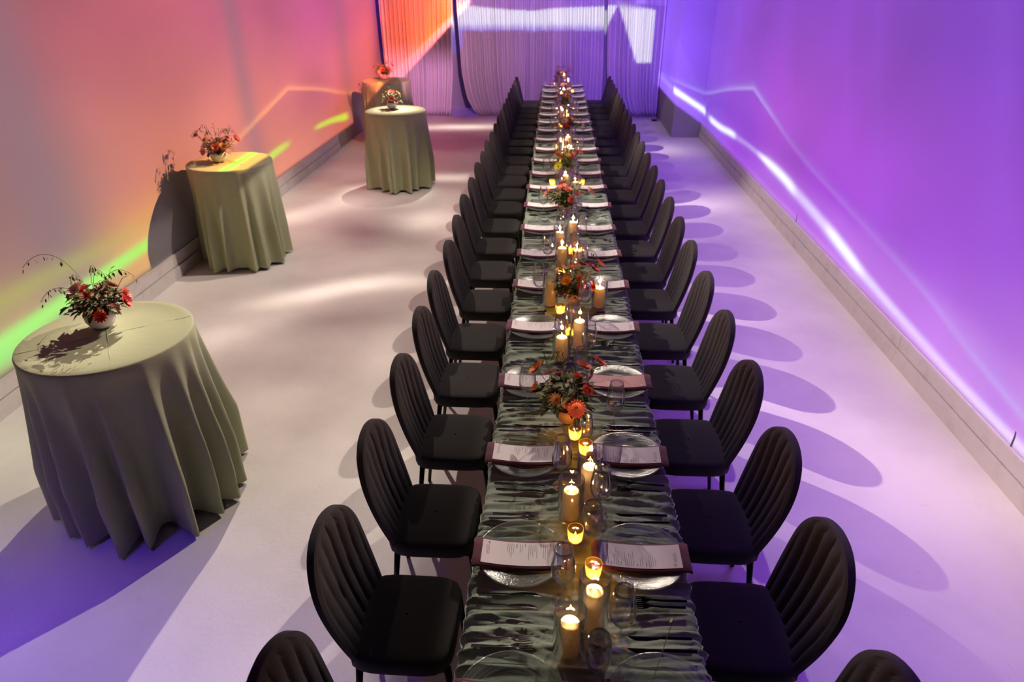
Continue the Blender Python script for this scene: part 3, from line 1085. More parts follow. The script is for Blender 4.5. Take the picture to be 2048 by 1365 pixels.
def cocktail_table(cx, cy, Rt, flare, seed, label, zt=1.07):
    t = link('cocktail_table', None, loc=(cx, cy, 0))
    tag(t, label, 'table', 'round cocktail tables under sage cloths')
    r = np.random.RandomState(seed)
    na = 240
    ang = np.linspace(0, 2 * math.pi, na, endpoint=False)
    nf = 17
    cs = np.sort((np.arange(nf) + r.uniform(-.33, .33, nf)) / nf * 2 * math.pi)
    wd = r.uniform(.075, .125, nf)
    hg = r.uniform(.45, 1.0, nf)
    ring = np.zeros(na)
    for c, w, h in zip(cs, wd, hg):
        dd = (ang - c + math.pi) % (2 * math.pi) - math.pi
        ring = np.maximum(ring, h * np.exp(-(np.abs(dd) / w) ** 1.8))
    rows = []
    ntop = 12
    for j in range(ntop):
        rad = .004 + (Rt - .004) * (j / (ntop - 1))
        z = zt if j < ntop - 1 else zt - .001
        rows.append([(rad * math.cos(a), rad * math.sin(a), z + .0012 * math.sin(a * 2 + j)) for a in ang])
    for da, dz in ((.006, -.004), (.010, -.012)):
        rows.append([((Rt + da) * math.cos(a), (Rt + da) * math.sin(a), zt + dz) for a in ang])
    ns = 26
    for j in range(1, ns + 1):
        t_ = j / ns
        z = zt - .012 - (zt - .030) * t_
        k = min(1.0, t_ * 1.5) ** 1.2
        tw = .10 * t_ * np.sin(ang * 2 + seed)
        rg = np.interp((ang + tw) % (2 * math.pi), ang, ring, period=2 * math.pi)
        rad = Rt + .010 + k * (-.075 + (flare + .075) * rg) + .02 * t_ + .010 * t_ * np.sin(ang * 5 + seed)
        zz = z + .035 * t_ ** 4 * (1 - rg) * 0.5
        rows.append([(q * math.cos(a), q * math.sin(a), w) for q, a, w in zip(rad, ang, zz)])
    link('tablecloth', MB().grid([row for row in rows], True).mesh('tablecloth', 'sage_linen'), t)
    # pressed creases crossing the top
    cr = MB()
    for a in (R(20 + seed * 7), R(110 + seed * 7)):
        d = Vector((math.cos(a), math.sin(a), 0))
        n = Vector((-d.y, d.x, 0)) * .0022
        p0, p1 = -d * (Rt - .004), d * (Rt - .004)
        z = zt + .0016
        cr.put([(*(p0 + n).xy, z - .003), (*(p1 + n).xy, z - .003), (*(p1).xy, z), (*(p0).xy, z), (*(p1 - n).xy, z - .003), (*(p0 - n).xy, z - .003)], [(0, 1, 2, 3), (3, 2, 4, 5)])
    link('crease', cr.mesh('crease', 'sage_linen'), t)
    link('tabletop', MB().cap([(Rt - .01, zt - .035), (Rt - .01, zt - .008)], 48).mesh('tabletop', 'black_metal'), t)
    link('pole', MB().cap([(.035, .02), (.035, zt - .035)], 16).mesh('pole', 'black_metal'), t)
    link('base', MB().cap([(.25, .0), (.24, .02)], 32).mesh('base', 'black_metal'), t)
    return t


cocktail_table(-2.475, 2.99, .415, .15, 2, 'nearest round cocktail table in a floor-length sage cloth, at lower left')
cocktail_table(-3.465, 6.73, .408, .055, 5, 'round cocktail table in sage cloth close to the left wall, crossed by a green streak')
cocktail_table(-2.38, 9.70, .415, .09, 9, 'round cocktail table in sage cloth with the brightest lit top, standing out on the floor')
cocktail_table(-3.22, 12.78, .425, .10, 4, 'farthest round cocktail table, in shade near the curtains')

# what stands along the table's centre line: (x, y, kind, lit), votives (x, y) and flower bowls
PIL = [(-.048, 1.437, 'mid', 1), (.031, 1.535, 'tall', 1), (-.034, 2.057, 'mid', 1), (.042, 2.165, 'tall', 1), (-.067, 3.34, 'mid', 1), (.036, 3.475, 'tall', 1),
       (-.139, 4.045, 'tall', 0), (.183, 4.03, 'mid', 1), (-.060, 4.75, 'mid', 1), (.052, 4.70, 'mid', 1), (.030, 5.25, 'tall', 1), (-.075, 5.10, 'mid', 1),
       (-.02, 6.70, 'tall', 1), (.075, 6.58, 'mid', 1), (.06, 8.03, 'mid', 1), (-.035, 7.95, 'tall', 1), (-.06, 8.42, 'mid', 1), (.03, 8.50, 'tall', 1),
       (.05, 10.15, 'mid', 1), (-.03, 10.35, 'tall', 1), (.06, 11.9, 'tall', 1), (-.04, 12.2, 'mid', 1), (.03, 13.4, 'mid', 1), (.02, 14.35, 'tall', 1), (-.05, 10.7, 'mid', 1), (0.0, 12.45, 'tall', 1)]
VOT = [(-.017, 1.925), (.045, 1.755), (-.004, 2.58), (.04, 2.47), (-.072, 3.92), (-.012, 3.62), (-.055, 4.55), (.02, 4.98), (.09, 5.0), (-.05, 5.0), (-.15, 6.95), (.155, 6.96),
       (-.07, 7.85), (.085, 8.2), (-.09, 8.6), (.0, 9.0), (.09, 10.5), (-.06, 9.95), (.02, 11.1), (-.05, 11.75), (.07, 12.6), (.16, 13.2), (-.03, 13.7), (.04, 14.05)]
TF = [(-.035, 2.74, 'clay', ['coral', 'pink', 'peach', 'coral', 'orange'], 'coral daisies over leafy greens in a bowl, nearest whole arrangement on the long table', 31, 1.42, .07),
      (.020, 4.10, 'clay', ['red', 'coral', 'orange', 'plum', 'peach'], 'red and orange flowers in a clay bowl, second arrangement along the long table', 33, 1.36, .04),
      (-.015, 6.05, 'clay', ['coral', 'pink', 'coral', 'blush', 'orange'], 'pink and coral flowers, third arrangement along the long table', 35, 1.4, .02),
      (-.005, 7.25, 'clay', ['red', 'peach', 'lime', 'coral', 'orange'], 'red, peach and lime flowers, fourth arrangement along the long table', 37, 1.5, .02),
      (.02, 9.35, 'clay', ['coral', 'orange', 'red', 'blush'], 'coral flowers, fifth arrangement along the long table', 39, 1.4, .03),
      (-.02, 11.40, 'clay', ['red', 'orange', 'coral', 'plum'], 'dark red flowers, sixth arrangement along the long table', 41, 1.4, .0),
      (0.0, 13.0, 'clay', ['red', 'coral', 'red', 'peach'], 'red flowers, seventh arrangement along the long table', 43, 1.3, .0),
      (-.02, 14.55, 'clay', ['coral', 'red', 'peach', 'coral'], 'coral flowers at the very end of the long table by the curtains', 45, 1.4, .06)]


TAKEN = [(x, y, .056) for x, y, _, _ in PIL] + [(x, y, .034) for x, y in VOT] + [(f[0], f[1], .122 * f[6]) for f in TF] + [(.02, .86, .11)]


def clear_spot(x, y, r):
    """the nearest place for a glass where it touches nothing"""
    sgn = 1 if x > 0 else -1
    blockers = [q for q in TAKEN if abs(q[1] - y) < .6] + [(s_ * .228 + (0), yy, .172) for yy in ROWS for s_ in (-1, 1) if abs(yy - y) < .6]
    best = None
    for i in range(-8, 22):
        for k in range(-12, 13):
            a, b = x + sgn * i * .008, y + k * .008
            if a * sgn < .01:
                continue
            if all(math.hypot(a - p, b - q) > r + w_ + .004 for p, q, w_ in blockers):
                c = abs(i) + 1.3 * abs(k)
                if best is None or c < best[0]:
                    best = (c, a, b)
    if best:
        x, y = best[1], best[2]
    TAKEN.append((x, y, r))
    return x, y


# ------------------------------------------------------------------ place settings
ROWS = [1.25, 1.841, 2.44, 3.06, 3.70, 4.345, 4.94, 5.55, 6.2, 6.81, 7.36, 7.95, 8.52, 9.09, 9.68, 10.27, 10.88, 11.45, 12.02, 12.62, 13.25, 13.98]
PZ = TZ + .0130
prof = [(.001, .006), (.075, .006), (.098, .008), (.108, .014), (.135, .019), (.162, .024), (.167, .0245), (.168, .022), (.160, .018), (.132, .013), (.106, .006), (.095, .001), (.001, .000)]
M_PLATE = MB().lathe(prof, 48).mesh('charger_plate', 'plate_glass')


def sag(x):
    """height of the napkin across the plate: rests on the rim, sinks into the well"""
    a = abs(x)
    return .0275 - .0145 * (1 - min(1, a / .155) ** 2) - max(0, a - .165) * .35


def napkin_mesh():
    m = MB()
    nx, w = 30, .072
    top, bot = [], []
    for i in range(nx + 1):
        x = -.182 + .364 * i / nx
        z = sag(x)
        w2 = w * (1 + .03 * math.sin(x * 22))
        top.append([(x, -w2, z + .004), (x, -w2 + .006, z + .010), (x, -.02, z + .0085), (x, .02, z + .0085), (x, w2 - .006, z + .010), (x, w2, z + .004)])
        bot.append([(x, w2, z + .003), (x, 0, z + .001), (x, -w2, z + .003)])
    m.grid([a + b + [a[0]] for a, b in zip(top, bot)])
    for k in (0, nx):
        ringp = top[k] + bot[k]
        o = len(m.v)
        m.v.extend(ringp)
        m.f.append(tuple(range(o, o + len(ringp))) if k else tuple(range(o, o + len(ringp)))[::-1])
    return m.mesh('napkin', 'burgundy_linen', True)


M_NAPKIN = napkin_mesh()


def strip(x0, x1, y0, y1, lift, nx):
    """a piece of paper or print following the napkin's curve, given thickness"""
    m = MB()
    t = .0006
    up, dn = [], []
    for i in range(nx + 1):
        x = x0 + (x1 - x0) * i / nx
        z = sag(x) + .0118 + lift
        up.append([(x, y0, z), (x, y1, z)])
        dn.append([(x, y1, z - t), (x, y0, z - t)])
    m.grid([a + b + [a[0]] for a, b in zip(up, dn)])
    for k in (0, nx):
        o = len(m.v)
        m.v.extend(up[k] + dn[k])
        m.f.append((o, o + 1, o + 2, o + 3))
    return m


# menu in local space: its top (blue band) at +x, reading direction along -y for local frame
M_MENU = strip(-.150, .150, -.057, .057, 0, 24).mesh('menu_card', 'menu_paper', False)
M_MENU_P = strip(-.150, .150, -.057, .057, 0, 24).mesh('menu_card', 'menu_pink', False)
M_BAND = strip(.132, .1498, -.0568, .0568, .0006, 3).mesh('header_band', 'menu_blue', False)


def text_mesh(body, size, bold=0.0):
    c = bpy.data.curves.new('lettering', 'FONT')
    c.body = body
    c.size = size
    c.offset = bold
    c.resolution_u = 2
    o = bpy.data.objects.new('lettering', c)
    col.objects.link(o)
    dg = bpy.context.evaluated_depsgraph_get()
    me = bpy.data.meshes.new_from_object(o.evaluated_get(dg))
    bpy.data.objects.remove(o)
    bpy.data.curves.remove(c)
    return [tuple(v.co) for v in me.vertices], [tuple(p.vertices) for p in me.polygons]


def print_mesh(material, words, bars, lift=.0012):
    """words: (text, size, bold, x, y); bars: (x, y0, y1) faint lines. Text advances along -y, lines step along -x."""
    m = MB()
    for body, size, bold, px, py in words:
        v, f = text_mesh(body, size, bold)
        out = []
        for (a, b, _) in v:
            x = px + b
            y = py - a
            out.append((x, y, sag(x) + .0118 + lift))
        m.put(out, f)
    for x, ya, yb, w in bars:
        z = sag(x) + .0118 + lift
        m.put([(x, ya, z), (x + w, ya, z), (x + w, yb, z), (x, yb, z)], [(0, 1, 2, 3)])
    return m.mesh('print', material, False)


_w = [('Dinner with The Substance Project', .0066, .0001, .1175, .048), ('Salad', .0058, .0001, .106, .048), ('Entrees', .0058, .0001, .070, .048),
      ('Side', .0058, .0001, .010, .048), ('Dessert', .0058, .0001, -.022, .048), ('LF', .0085, .0003, -.128, .048)]
_b = []
rb = random.Random(5)
for x in (.096, .088, .0805, .0555, .048, .0405, .033, .0255, .0, -.0075, -.0325, -.040, -.0475, -.055):
    y = .048
    end = rb.uniform(-.03, .015)
    while y > end:
        L_ = rb.uniform(.003, .010)
        _b.append((x, y, max(end, y - L_), .0011))
        y -= L_ + .0016
for x in (-.124, -.1285, -.133):
    for ya in (.030, .006):
        y = ya
        while y > ya - .018:
            L_ = rb.uniform(.003, .007)
            _b.append((x, y, y - L_, .0010))
            y -= L_ + .0014
M_PRINT = print_mesh('ink', _w, _b)
_b2 = []
for x in (.1395, .1365):
    y = .050
    while y > .018:
        L_ = rb.uniform(.003, .007)
        _b2.append((x, y, y - L_, .0016))
        y -= L_ + .0016
M_BANDPRINT = print_mesh('ink', [], _b2, .0014)
_b3 = []
for x in (.045, .038, .031, .024, .017):
    y = .050
    while y > .006:
        L_ = rb.uniform(.004, .010)
        _b3.append((x, y, y - L_, .0028))
        y -= L_ + .0018
for x in (-.122, -.130):
    y = .028
    while y > -.045:
        L_ = rb.uniform(.004, .010)
        _b3.append((x, y, y - L_, .002))
        y -= L_ + .0018
for k in range(8):
    a = k / 8 * math.pi
    hw_ = .0065 * math.sin(a + .2)
    _b3.append((-.132 + k * .0016, .046 + hw_, .046 - hw_, .0016))
M_PRINT_P = print_mesh('menu_white_print', [], _b3)


def knife_mesh(k=1.0):
    m = MB()
    L_ = .225 * k
    # handle then blade, along +x
    pts = [(0, .006), (.02, .0065), (.10, .0052), (.112, .004), (.118, .0065), (.16, .010), (.20, .0092), (.218, .004), (.225, .0005)]
    top, bot = [], []
    for (x, w) in pts:
        x *= k
        th = .0032 if x < .11 * k else .0012
        y0 = -w if x < .115 * k else -.005
        y1 = w if x < .115 * k else y0 + 2 * w * .9
        top.append([(x, y0, th), (x, y1, th)])
        bot.append([(x, y1, 0), (x, y0, 0)])
    m.grid([a + b + [a[0]] for a, b in zip(top, bot)])
    return m.mesh('knife', 'gunmetal', True)


def fork_mesh(k=1.0):
    m = MB()
    def bar(pts, z0=0.0):
        top, bot = [], []
        for (x, ya, yb, z) in pts:
            top.append([(x * k, ya, z + .0026), (x * k, yb, z + .0026)])
            bot.append([(x * k, yb, z), (x * k, ya, z)])
        m.grid([a + b + [a[0]] for a, b in zip(top, bot)])
    bar([(0, -.0055, .0055, 0), (.02, -.006, .006, 0), (.09, -.0042, .0042, .001), (.122, -.0032, .0032, .004), (.134, -.006, .006, .006), (.146, -.0125, .0125, .006), (.158, -.0135, .0135, .005)])
    for q in (-.0115, -.0038, .0038, .0115):
        bar([(.157, q - .0021, q + .0021, .005), (.175, q - .0018, q + .0018, .0045), (.203, q - .0009, q + .0009, .010)])
    return m.mesh('fork', 'gunmetal', True)


M_KNIFE, M_FORK = knife_mesh(), fork_mesh()
M_KNIFE2, M_FORK2 = knife_mesh(.93), fork_mesh(.93)

wine = [(.0005, .004), (.036, .002), (.037, .0035), (.012, .007), (.0045, .014), (.0042, .085), (.010, .096), (.028, .110), (.041, .135), (.0435, .160), (.041, .195), (.0345, .235), (.0315, .258),
        (.0305, .258), (.0335, .235), (.040, .195), (.0425, .160), (.040, .136), (.027, .112), (.006, .100), (.0005, .099)]
M_WINE = MB().lathe(wine, 48, ribs=16, rib_amp=.018, ribz=(.10, .24)).mesh('wine_glass', 'clear_glass')
tumb = [(.0005, .003), (.026, .002), (.034, .012), (.0415, .045), (.0425, .075), (.039, .115), (.034, .145), (.033, .145), (.038, .115), (.0412, .075), (.040, .045), (.032, .016), (.0005, .012)]
M_TUMB = MB().lathe(tumb, 48, ribs=16, rib_amp=.012, ribz=(.02, .13)).mesh('tumbler', 'clear_glass')


def side_word(s):
    return 'left' if s < 0 else 'right'


for k, Y in enumerate(ROWS):
    for s in (-1, 1):
        sw = side_word(s)
        where = '%sfrom camera, %s side of table' % (nth(k), sw)
        jx, jy = random.uniform(-.006, .006), random.uniform(-.006, .006)
        jr = R(random.uniform(-2, 2))
        px, py = s * .228 + jx, Y + jy + (.012 if s > 0 else 0)
        rot0 = 0 if s < 0 else math.pi     # local +x points to the table's centre line
        o = link('charger_plate', M_PLATE, loc=(px, py, PZ))
        tag(o, 'clear glass charger plate, ' + where, 'plate', 'glass charger plates')
        o = link('napkin', M_NAPKIN, loc=(px - s * .002, py - .012, PZ + .001), rot=(0, 0, rot0 + jr))
        tag(o, 'folded burgundy napkin across the plate, ' + where, 'napkin', 'burgundy napkins')
        pink = (k == 3 and s > 0)
        o = link('menu_card', M_MENU_P if pink else M_MENU, loc=(px - s * .004, py - .012, PZ + .001), rot=(0, 0, rot0 + jr))
        tag(o, ('pink back of a menu card on a napkin, ' if pink else 'white printed menu card on a napkin, ') + where, 'menu', 'menu cards')
        if pink:
            link('print', M_PRINT_P, o)['kind'] = 'stuff'
        else:
            b = link('header_band', M_BAND, o)
            link('print', M_PRINT, o)['kind'] = 'stuff'
            if k < 8:
                link('band_print', M_BANDPRINT, b)['kind'] = 'stuff'
        # cutlery: knives on the diner's right, forks on the left
        for kind, dy, me in (('knife', s * .192, M_KNIFE), ('knife', s * .232, M_KNIFE2), ('fork', -s * .188, M_FORK), ('fork', -s * .222, M_FORK2)):
            outer = abs(dy) > .2
            sx = s * (.365 + random.uniform(-.008, .008) - (.010 if outer else 0))
            yy = py + dy + random.uniform(-.004, .004)
            o = link(kind, me, loc=(sx, yy, PZ + .006), rot=(0, 0, rot0 + R(random.uniform(-2.5, 2.5))))
            tag(o, 'dark metal %s %s, %s' % ('outer' if outer else 'inner', kind, where), kind, 'dark metal cutlery')
        if s < 0:
            gx, gy = -.066, Y - .205
        else:
            gx, gy = .084, Y + .235
        gx += random.uniform(-.006, .006)
        gy += random.uniform(-.012, .012)
        gx, gy = clear_spot(gx, gy, .045)
        o = link('wine_glass', M_WINE, loc=(gx, gy, PZ), rot=(0, 0, random.random()))
        tag(o, 'ribbed stemmed wine glass, ' + where, 'glass', 'stemmed wine glasses')
        if s > 0:
            tx, ty = clear_spot(.040 + random.uniform(-.006, .006), Y + .142 + random.uniform(-.008, .008), .043)
            o = link('tumbler', M_TUMB, loc=(tx, ty, PZ), rot=(0, 0, random.random()))
            tag(o, 'ribbed clear tumbler beside a wine glass, ' + where, 'glass', 'clear tumblers')

# ------------------------------------------------------------------ candles
FLAME = [(.0006, 0), (.0034, .005), (.0046, .011), (.0036, .019), (.0016, .028), (.0002, .036)]
M_FLAME = MB().lathe(FLAME, 10).mesh('flame', 'flame')


def pillar_mesh(h):
    r = .0345
    p = [(.001, 0), (r - .002, 0), (r, .003), (r, h - .010), (r - .003, h - .002), (r - .006, h), (r - .009, h - .004), (r - .010, h - .014)]
    pool = [(r - .010, h - .014), (.006, h - .0145), (.0005, h - .0145)]
    return MB().lathe(p, 32).mesh('candle_wax', 'wax'), MB().lathe(pool, 32).mesh('wax_pool', 'molten_wax')


def holder_mesh(h, r=.052):
    p = [(.001, .006), (r - .006, .006), (r - .002, .012), (r - .0018, h), (r, h + .001), (r + .0003, h - .001), (r, .006), (r - .006, 0), (.001, 0)]
    return MB().lathe(p, 40).mesh('glass_cylinder', 'clear_glass')


M_PIL = {k: pillar_mesh(h) for k, h in (('short', .115), ('mid', .135), ('tall', .170))}
PILH = {'short': .115, 'mid': .135, 'tall': .170}
M_HOL = {'short': holder_mesh(.185), 'mid': holder_mesh(.200), 'tall': holder_mesh(.245)}
M_WICK = MB().tube([(0, 0, 0), (.0004, 0, .012)], .0009, 5).mesh('wick', 'wick')
vp = [(.001, .006), (.020, .006), (.0245, .012), (.0275, .040), (.0300, .068), (.0312, .068), (.0290, .040), (.0262, .010), (.021, 0), (.001, 0)]
_v = MB()
_v.lathe(vp, 44)
for i, q in enumerate(_v.v):                       # diamond-cut outside
    rr_ = math.hypot(q[0], q[1])
    if rr_ > .02 and .004 < q[2] < .067:
        a = math.atan2(q[1], q[0])
        kk = 1 + .03 * (math.cos(11 * a + q[2] * 400) * math.cos(11 * a - q[2] * 400))
        _v.v[i] = (q[0] * kk, q[1] * kk, q[2])
M_VOT = _v.mesh('votive_glass', 'amber_cut_glass')
M_TEA = MB().cap([(.018, .007), (.0185, .022)], 20).mesh('tea_light', 'wax')


def flame_light(parent, z, power):
    L = bpy.data.lights.new('candle_light', 'POINT')
    L.energy = power
    L.color = (1.0, .60, .25)
    L.shadow_soft_size = .008
    link('candle_light', L, parent, loc=(0, 0, z))


def pillar_candle(x, y, kind, lit, label):
    h = PILH[kind]
    c = link('pillar_candle', None, loc=(x, y, PZ + .0075))
    tag(c, label, 'candle', 'ivory pillar candles')
    link('candle_wax', M_PIL[kind][0], c)
    link('wax_pool', M_PIL[kind][1], c)
    w = link('wick', M_WICK, c, loc=(0, 0, h - .014))
    if lit:
        link('flame', M_FLAME, c, loc=(0, 0, h - .006))
        flame_light(c, h + .004, 8.5)
    g = link('hurricane_glass', M_HOL[kind], loc=(x, y, PZ))
    tag(g, 'clear glass cylinder around the ' + label, 'candle holder', 'hurricane glasses')


def votive(x, y, label):
    g = link('votive_holder', M_VOT, loc=(x, y, PZ))
    tag(g, label, 'candle holder', 'amber votive glasses')
    c = link('tea_light', None, loc=(x, y, PZ))
    tag(c, 'lit tea light inside the ' + label, 'candle', 'lit tea lights')
    link('tea_wax', M_TEA, c)
    link('wick', M_WICK, c, loc=(0, 0, .022), scale=(1, 1, .5))
    link('flame', M_FLAME, c, loc=(0, 0, .024), scale=(1, 1, .75))
    flame_light(c, .034, 3.0)


for i, (x, y, kd, lit) in enumerate(PIL):
    pillar_candle(x, y, kd, lit, '%s%s pillar candle, %sfrom the camera along the table' % ('' if lit else 'unlit ', {'short': 'short', 'mid': 'shorter', 'tall': 'tall'}[kd], nth(i) if i < 24 else ('twenty-fifth ' if i == 24 else 'twenty-sixth ')))
for i, (x, y) in enumerate(VOT):
    votive(x, y, 'small amber cut-glass votive, %sfrom the camera along the table' % nth(i))


# ------------------------------------------------------------------ flower arrangements
def daisy_mesh(name, petal, n=16, r=.030, cup=.35, layers=2):
    m = MB()
    for ly in range(layers):
        rr = r * (1 - .26 * ly)
        for i in range(n):
            a = 2 * math.pi * (i + .5 * ly) / n
            ca, sa = math.cos(a), math.sin(a)
            pts = []
            for (t, w) in ((.12, .05), (.45, .15), (.8, .17), (1.0, .05)):
                rad = rr * t
                z = rr * cup * (t ** 1.4) * (1 + .7 * ly) + .0012 * ly
                hw_ = rr * w * .80
                pts.append([(rad * ca - hw_ * sa, rad * sa + hw_ * ca, z), (rad * ca + hw_ * sa, rad * sa - hw_ * ca, z)])
            m.grid(pts)
    me = m.mesh(name, PETAL[petal])
    return me


def heart_mesh():
    return MB().lathe([(.0002, .008), (.004, .007), (.0065, .003), (.0062, -.001)], 10).mesh('flower_heart', 'flower_heart')


def rose_mesh(petal, r=.024):
    m = MB()
    for ly, (n, rad, tilt) in enumerate(((5, 1.0, .55), (5, .75, .9), (4, .48, 1.25), (3, .25, 1.45))):
        for i in range(n):
            a = 2 * math.pi * (i + .37 * ly) / n
            rows = []
            for t in (0, .4, .75, 1.0):
                row = []
                for q in (-1, -.5, 0, .5, 1):
                    aa = a + q * 1.15 * math.pi / n
                    rr = r * rad * (.25 + .75 * t * math.cos(tilt * .5)) * (1 - .06 * q * q * t)
                    z = r * (.15 + 1.0 * t * math.sin(tilt * .75)) * (1 - .10 * q * q)
                    row.append((rr * math.cos(aa), rr * math.sin(aa), z * .85))
                rows.append(row)
            m.grid(rows)
    return m.mesh('rose', PETAL[petal])


FL = {}
for nm in PETAL:
    FL[nm] = [daisy_mesh('blossom', nm, 18, .034), daisy_mesh('blossom', nm, 12, .026, .6, 3), rose_mesh(nm, .026)]
M_HEART = heart_mesh()


def leaf(m, p, d, L_, w, bend=.25):
    """one pointed leaf from p along d"""
    d = Vector(d).normalized()
    a = Vector((0, 0, 1)) if abs(d.z) < .95 else Vector((1, 0, 0))
    s = d.cross(a).normalized()
    n = s.cross(d)
    rows = []
    for t, ww in ((0, .08), (.3, .8), (.6, .9), (.85, .45), (1.0, .03)):
        c = Vector(p) + d * (L_ * t) - n * (bend * L_ * t * t)
        k = .18 * w * ww
        rows.append([tuple(c - s * w * ww * .5 + n * k), tuple(c), tuple(c + s * w * ww * .5 + n * k)])
    m.grid(rows)


def bowl(kind):
    if kind == 'white':
        p = [(.001, .0), (.030, .0), (.045, .010), (.057, .034), (.058, .052), (.051, .068), (.047, .068), (.052, .050), (.051, .034), (.040, .014), (.001, .010)]
        return MB().lathe(p, 32).mesh('bowl', 'bowl_white')
    p = [(.001, 0), (.028, 0), (.032, .004), (.048, .035), (.060, .066), (.057, .066), (.045, .036), (.029, .010), (.001, .008)]
    return MB().lathe(p, 32).mesh('bowl', 'bowl_clay')


BOWLS = {'white': bowl('white'), 'clay': bowl('clay')}


def arrangement(x, y, z, kind, palette, label, seed, size=1.0, oats=5, nflow=12, tall=0.0, group='table flower arrangements', nleaf=120, dry=.2, extra_sprigs=()):
    r = random.Random(seed)
    root = link('flower_arrangement', None, loc=(x, y, z), rot=(0, 0, r.uniform(0, .6)), scale=(size, size, size))
    root.rotation_euler.z = 0
    tag(root, label, 'flowers', group)
    link('bowl', BOWLS[kind], root)
    # foliage: a mass of small leaves on stalks
    m, md, st = MB(), MB(), MB()
    for i in range(int(nleaf * 1.9)):
        a = r.uniform(0, 2 * math.pi)
        el = r.uniform(-.02, 1.35)
        q = r.uniform(.035, .105)
        p = (q * math.cos(a) * math.cos(el), q * math.sin(a) * math.cos(el), .070 + q * math.sin(el) * .95)
        d = (math.cos(a) + r.uniform(-.6, .6), math.sin(a) + r.uniform(-.6, .6), r.uniform(-.35, .8))
        leaf(md if r.random() < dry else m, p, d, r.uniform(.025, .048), r.uniform(.014, .027))
        if i % 3 == 0:
            st.tube([(0, 0, .05), p], .0009, 4, False)
    # nodding oat sprigs arching out
    def sprig(pts, nl):
        P = []
        for k in range(13):
            t = k / 12
            a_, b_, c_, d_ = [Vector(q) for q in pts]
            P.append(((1 - t) ** 3) * a_ + 3 * (1 - t) ** 2 * t * b_ + 3 * (1 - t) * t * t * c_ + t ** 3 * d_)
        st.tube(P, .0009, 4, False)
        for k in range(nl):
            t = .5 + .5 * k / max(1, nl - 1)
            p = P[min(12, int(t * 12))]
            off = Vector((r.uniform(-.008, .008), r.uniform(-.008, .008), r.uniform(-.012, .002)))
            leaf(m, p + off, (r.uniform(-.5, .5), r.uniform(-.5, .5), -1.0), r.uniform(.014, .024), r.uniform(.006, .009), .05)
    for i in range(oats):
        a = 2 * math.pi * (i + r.uniform(0, .7)) / max(1, oats)
        L_ = r.uniform(.10, .17) * (1.0 if 'cocktail' in group else .62)
        c, s = math.cos(a), math.sin(a)
        h = r.uniform(.16, .24) + tall
        sprig([(0, 0, .06), (.3 * L_ * c, .3 * L_ * s, h), (.8 * L_ * c, .8 * L_ * s, h + .03), (1.15 * L_ * c, 1.15 * L_ * s, h - .05)], 11)
        # leafy upright twig
        b = a + .8
        c2, s2 = math.cos(b), math.sin(b)
        base = Vector((.03 * c2, .03 * s2, .07))
        tip = Vector((.12 * c2 * (1.0 if 'cocktail' in group else .8), .12 * s2 * (1.0 if 'cocktail' in group else .8), r.uniform(.15, .22) + tall))
        for k in range(7):
            p = base.lerp(tip, (k + 1) / 7)
            leaf(m, p, (r.uniform(-1, 1), r.uniform(-1, 1), r.uniform(-.2, .8)), .026, .011, .15)
        st.tube([base, tip], .0010, 4, False)
    for pts, nl in extra_sprigs:
        sprig(pts, nl)
    fo = link('foliage', m.mesh('foliage', 'leaf'), root)
    fo['kind'] = 'stuff'
    if md.v:
        f2 = link('dried_foliage', md.mesh('dried_foliage', 'dry_leaf'), root)
        f2['kind'] = 'stuff'
    # blossoms
    for i in range(nflow):
        nm = palette[i % len(palette)]
        a = 2 * math.pi * (i * .382 + r.uniform(-.05, .05))
        el = r.uniform(.15, 1.25)
        q = r.uniform(.085, .125)
        p = Vector((q * math.cos(a) * math.cos(el), q * math.sin(a) * math.cos(el), .070 + q * math.sin(el) + (tall if i % 4 == 0 else 0) * .8))
        if i % 4 == 0 and tall:
            p.x *= 1.5
            p.y *= 1.5
        d = Vector((math.cos(a) * math.cos(el), math.sin(a) * math.cos(el), math.sin(el) * .8 + .15)).normalized()
        me = FL[nm][r.choice((0, 0, 1, 2))]
        k = r.uniform(.75, 1.1)
        b = link('blossom', me, root, loc=p, rot=d.to_track_quat('Z', 'Y').to_euler(), scale=(k, k, k))
        if me.name.startswith('blossom'):
            link('flower_heart', M_HEART, b, loc=(0, 0, .003))
        st.tube([(p.x * .2, p.y * .2, .06), tuple(p)], .0012, 4, False)
    link('stems', st.mesh('stems', 'stem'), root)['kind'] = 'stuff'
    return root


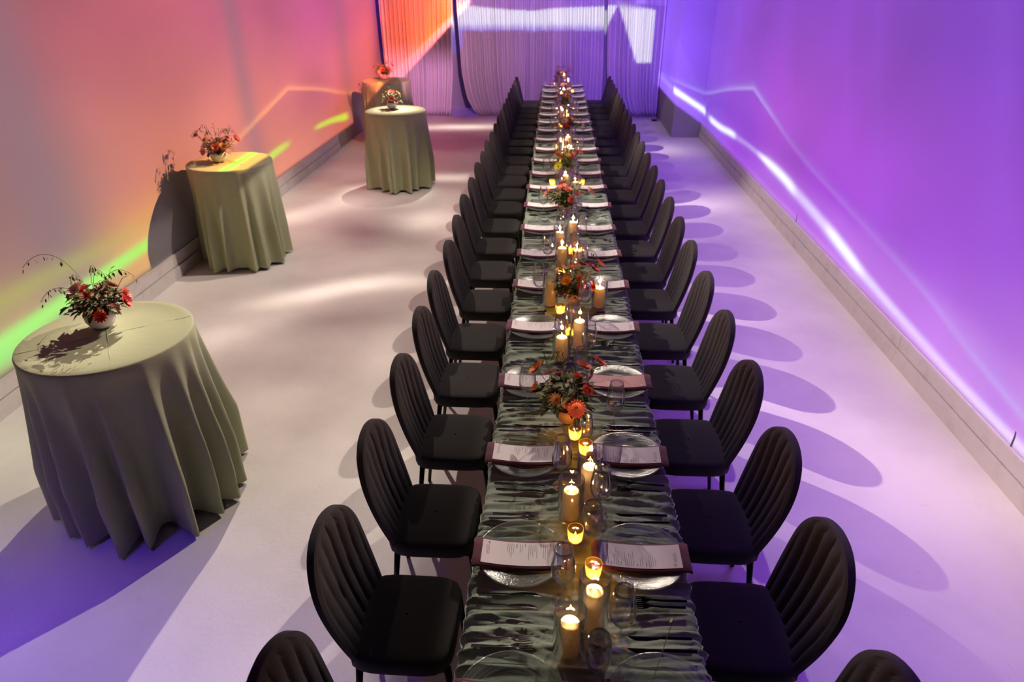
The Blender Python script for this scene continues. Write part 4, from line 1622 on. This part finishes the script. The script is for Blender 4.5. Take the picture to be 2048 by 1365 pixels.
CZ = 1.0755
arrangement(-2.545, 3.075, CZ, 'white', ['red', 'blush', 'coral', 'peach', 'red', 'pink'], 'red and blush flowers in a white bowl on the nearest cocktail table', 4, 1.32, 5, 12, .0,
            'flower bowls on the cocktail tables', 130, .45,
            extra_sprigs=[([(0, 0, .08), (-.03, .02, .26), (-.13, .02, .38), (-.235, -.02, .26)], 8), ([(0, 0, .08), (.02, .0, .25), (.06, .0, .30), (.10, -.02, .20)], 9)])
arrangement(-3.55, 6.70, CZ, 'white', ['plum', 'orange', 'coral', 'peach'], 'dried russet flowers in a round white bowl on the cocktail table by the wall', 9, 1.4, 6, 10, .03,
            'flower bowls on the cocktail tables', 110, .75)
arrangement(-2.45, 9.80, CZ, 'white', ['orange', 'peach', 'coral', 'blush'], 'orange and peach flowers in a white bowl on the bright cocktail table', 14, 1.3, 2, 11, .0,
            'flower bowls on the cocktail tables', 90, .15)
arrangement(-3.27, 12.86, CZ, 'white', ['plum', 'coral', 'plum', 'pink'], 'shaded flowers in a white bowl on the farthest cocktail table', 19, 1.4, 4, 8, .02,
            'flower bowls on the cocktail tables', 110, .3)
for (x, y, kd, pal, lab, sd, sz, tl) in TF:
    arrangement(x, y, PZ, kd, pal, lab, sd, sz, 4, 11, tl, 'table flower arrangements', 120, .12)
arrangement(.02, .86, PZ, 'clay', ['coral', 'peach', 'pink'], 'tall grassy sprigs rising at the near edge of the long table', 51, 1.1, 3, 8, .02, 'table flower arrangements', 90, .1,
            extra_sprigs=[([(.02, .03, .08), (.06, .12, .22), (.11, .20, .32), (.185, .37, .355)], 5), ([(.02, .03, .08), (.09, .12, .24), (.12, .20, .34), (.165, .255, .24)], 12)])

# ------------------------------------------------------------------ small things
o = link('cable_plug', None, loc=(1.93, 14.75, 0))
tag(o, 'small black cable end lying on the floor by the pillar', 'cable')
link('plug', MB().box(-.05, .05, -.025, .025, 0, .035).mesh('plug', 'black_metal', False), o)
link('cord', MB().tube([(.05, 0, .012), (.09, .05, .008), (.10, .15, .006), (.10, .30, .006)], .006, 6).mesh('cord', 'black_metal'), o)

for k, (x, y, z0, h, lab) in enumerate(((WR - .004, 3.35, .25, .10, 'thin wire stub standing against the right wall near the camera'),
                                        (WR - .004, 7.45, .25, .09, 'thin wire stub against the right wall farther down the room'),
                                        (WL + .004, 9.05, .25, .08, 'thin bent wire stub against the left wall behind a cocktail table'))):
    o = link('wire_stub', MB().tube([(0, 0, 0), (0, .004, h * .8), (0, .012, h)], .0035, 6).mesh('wire_stub', 'wall_paint'), loc=(x, y, z0))
    tag(o, lab, 'wire')
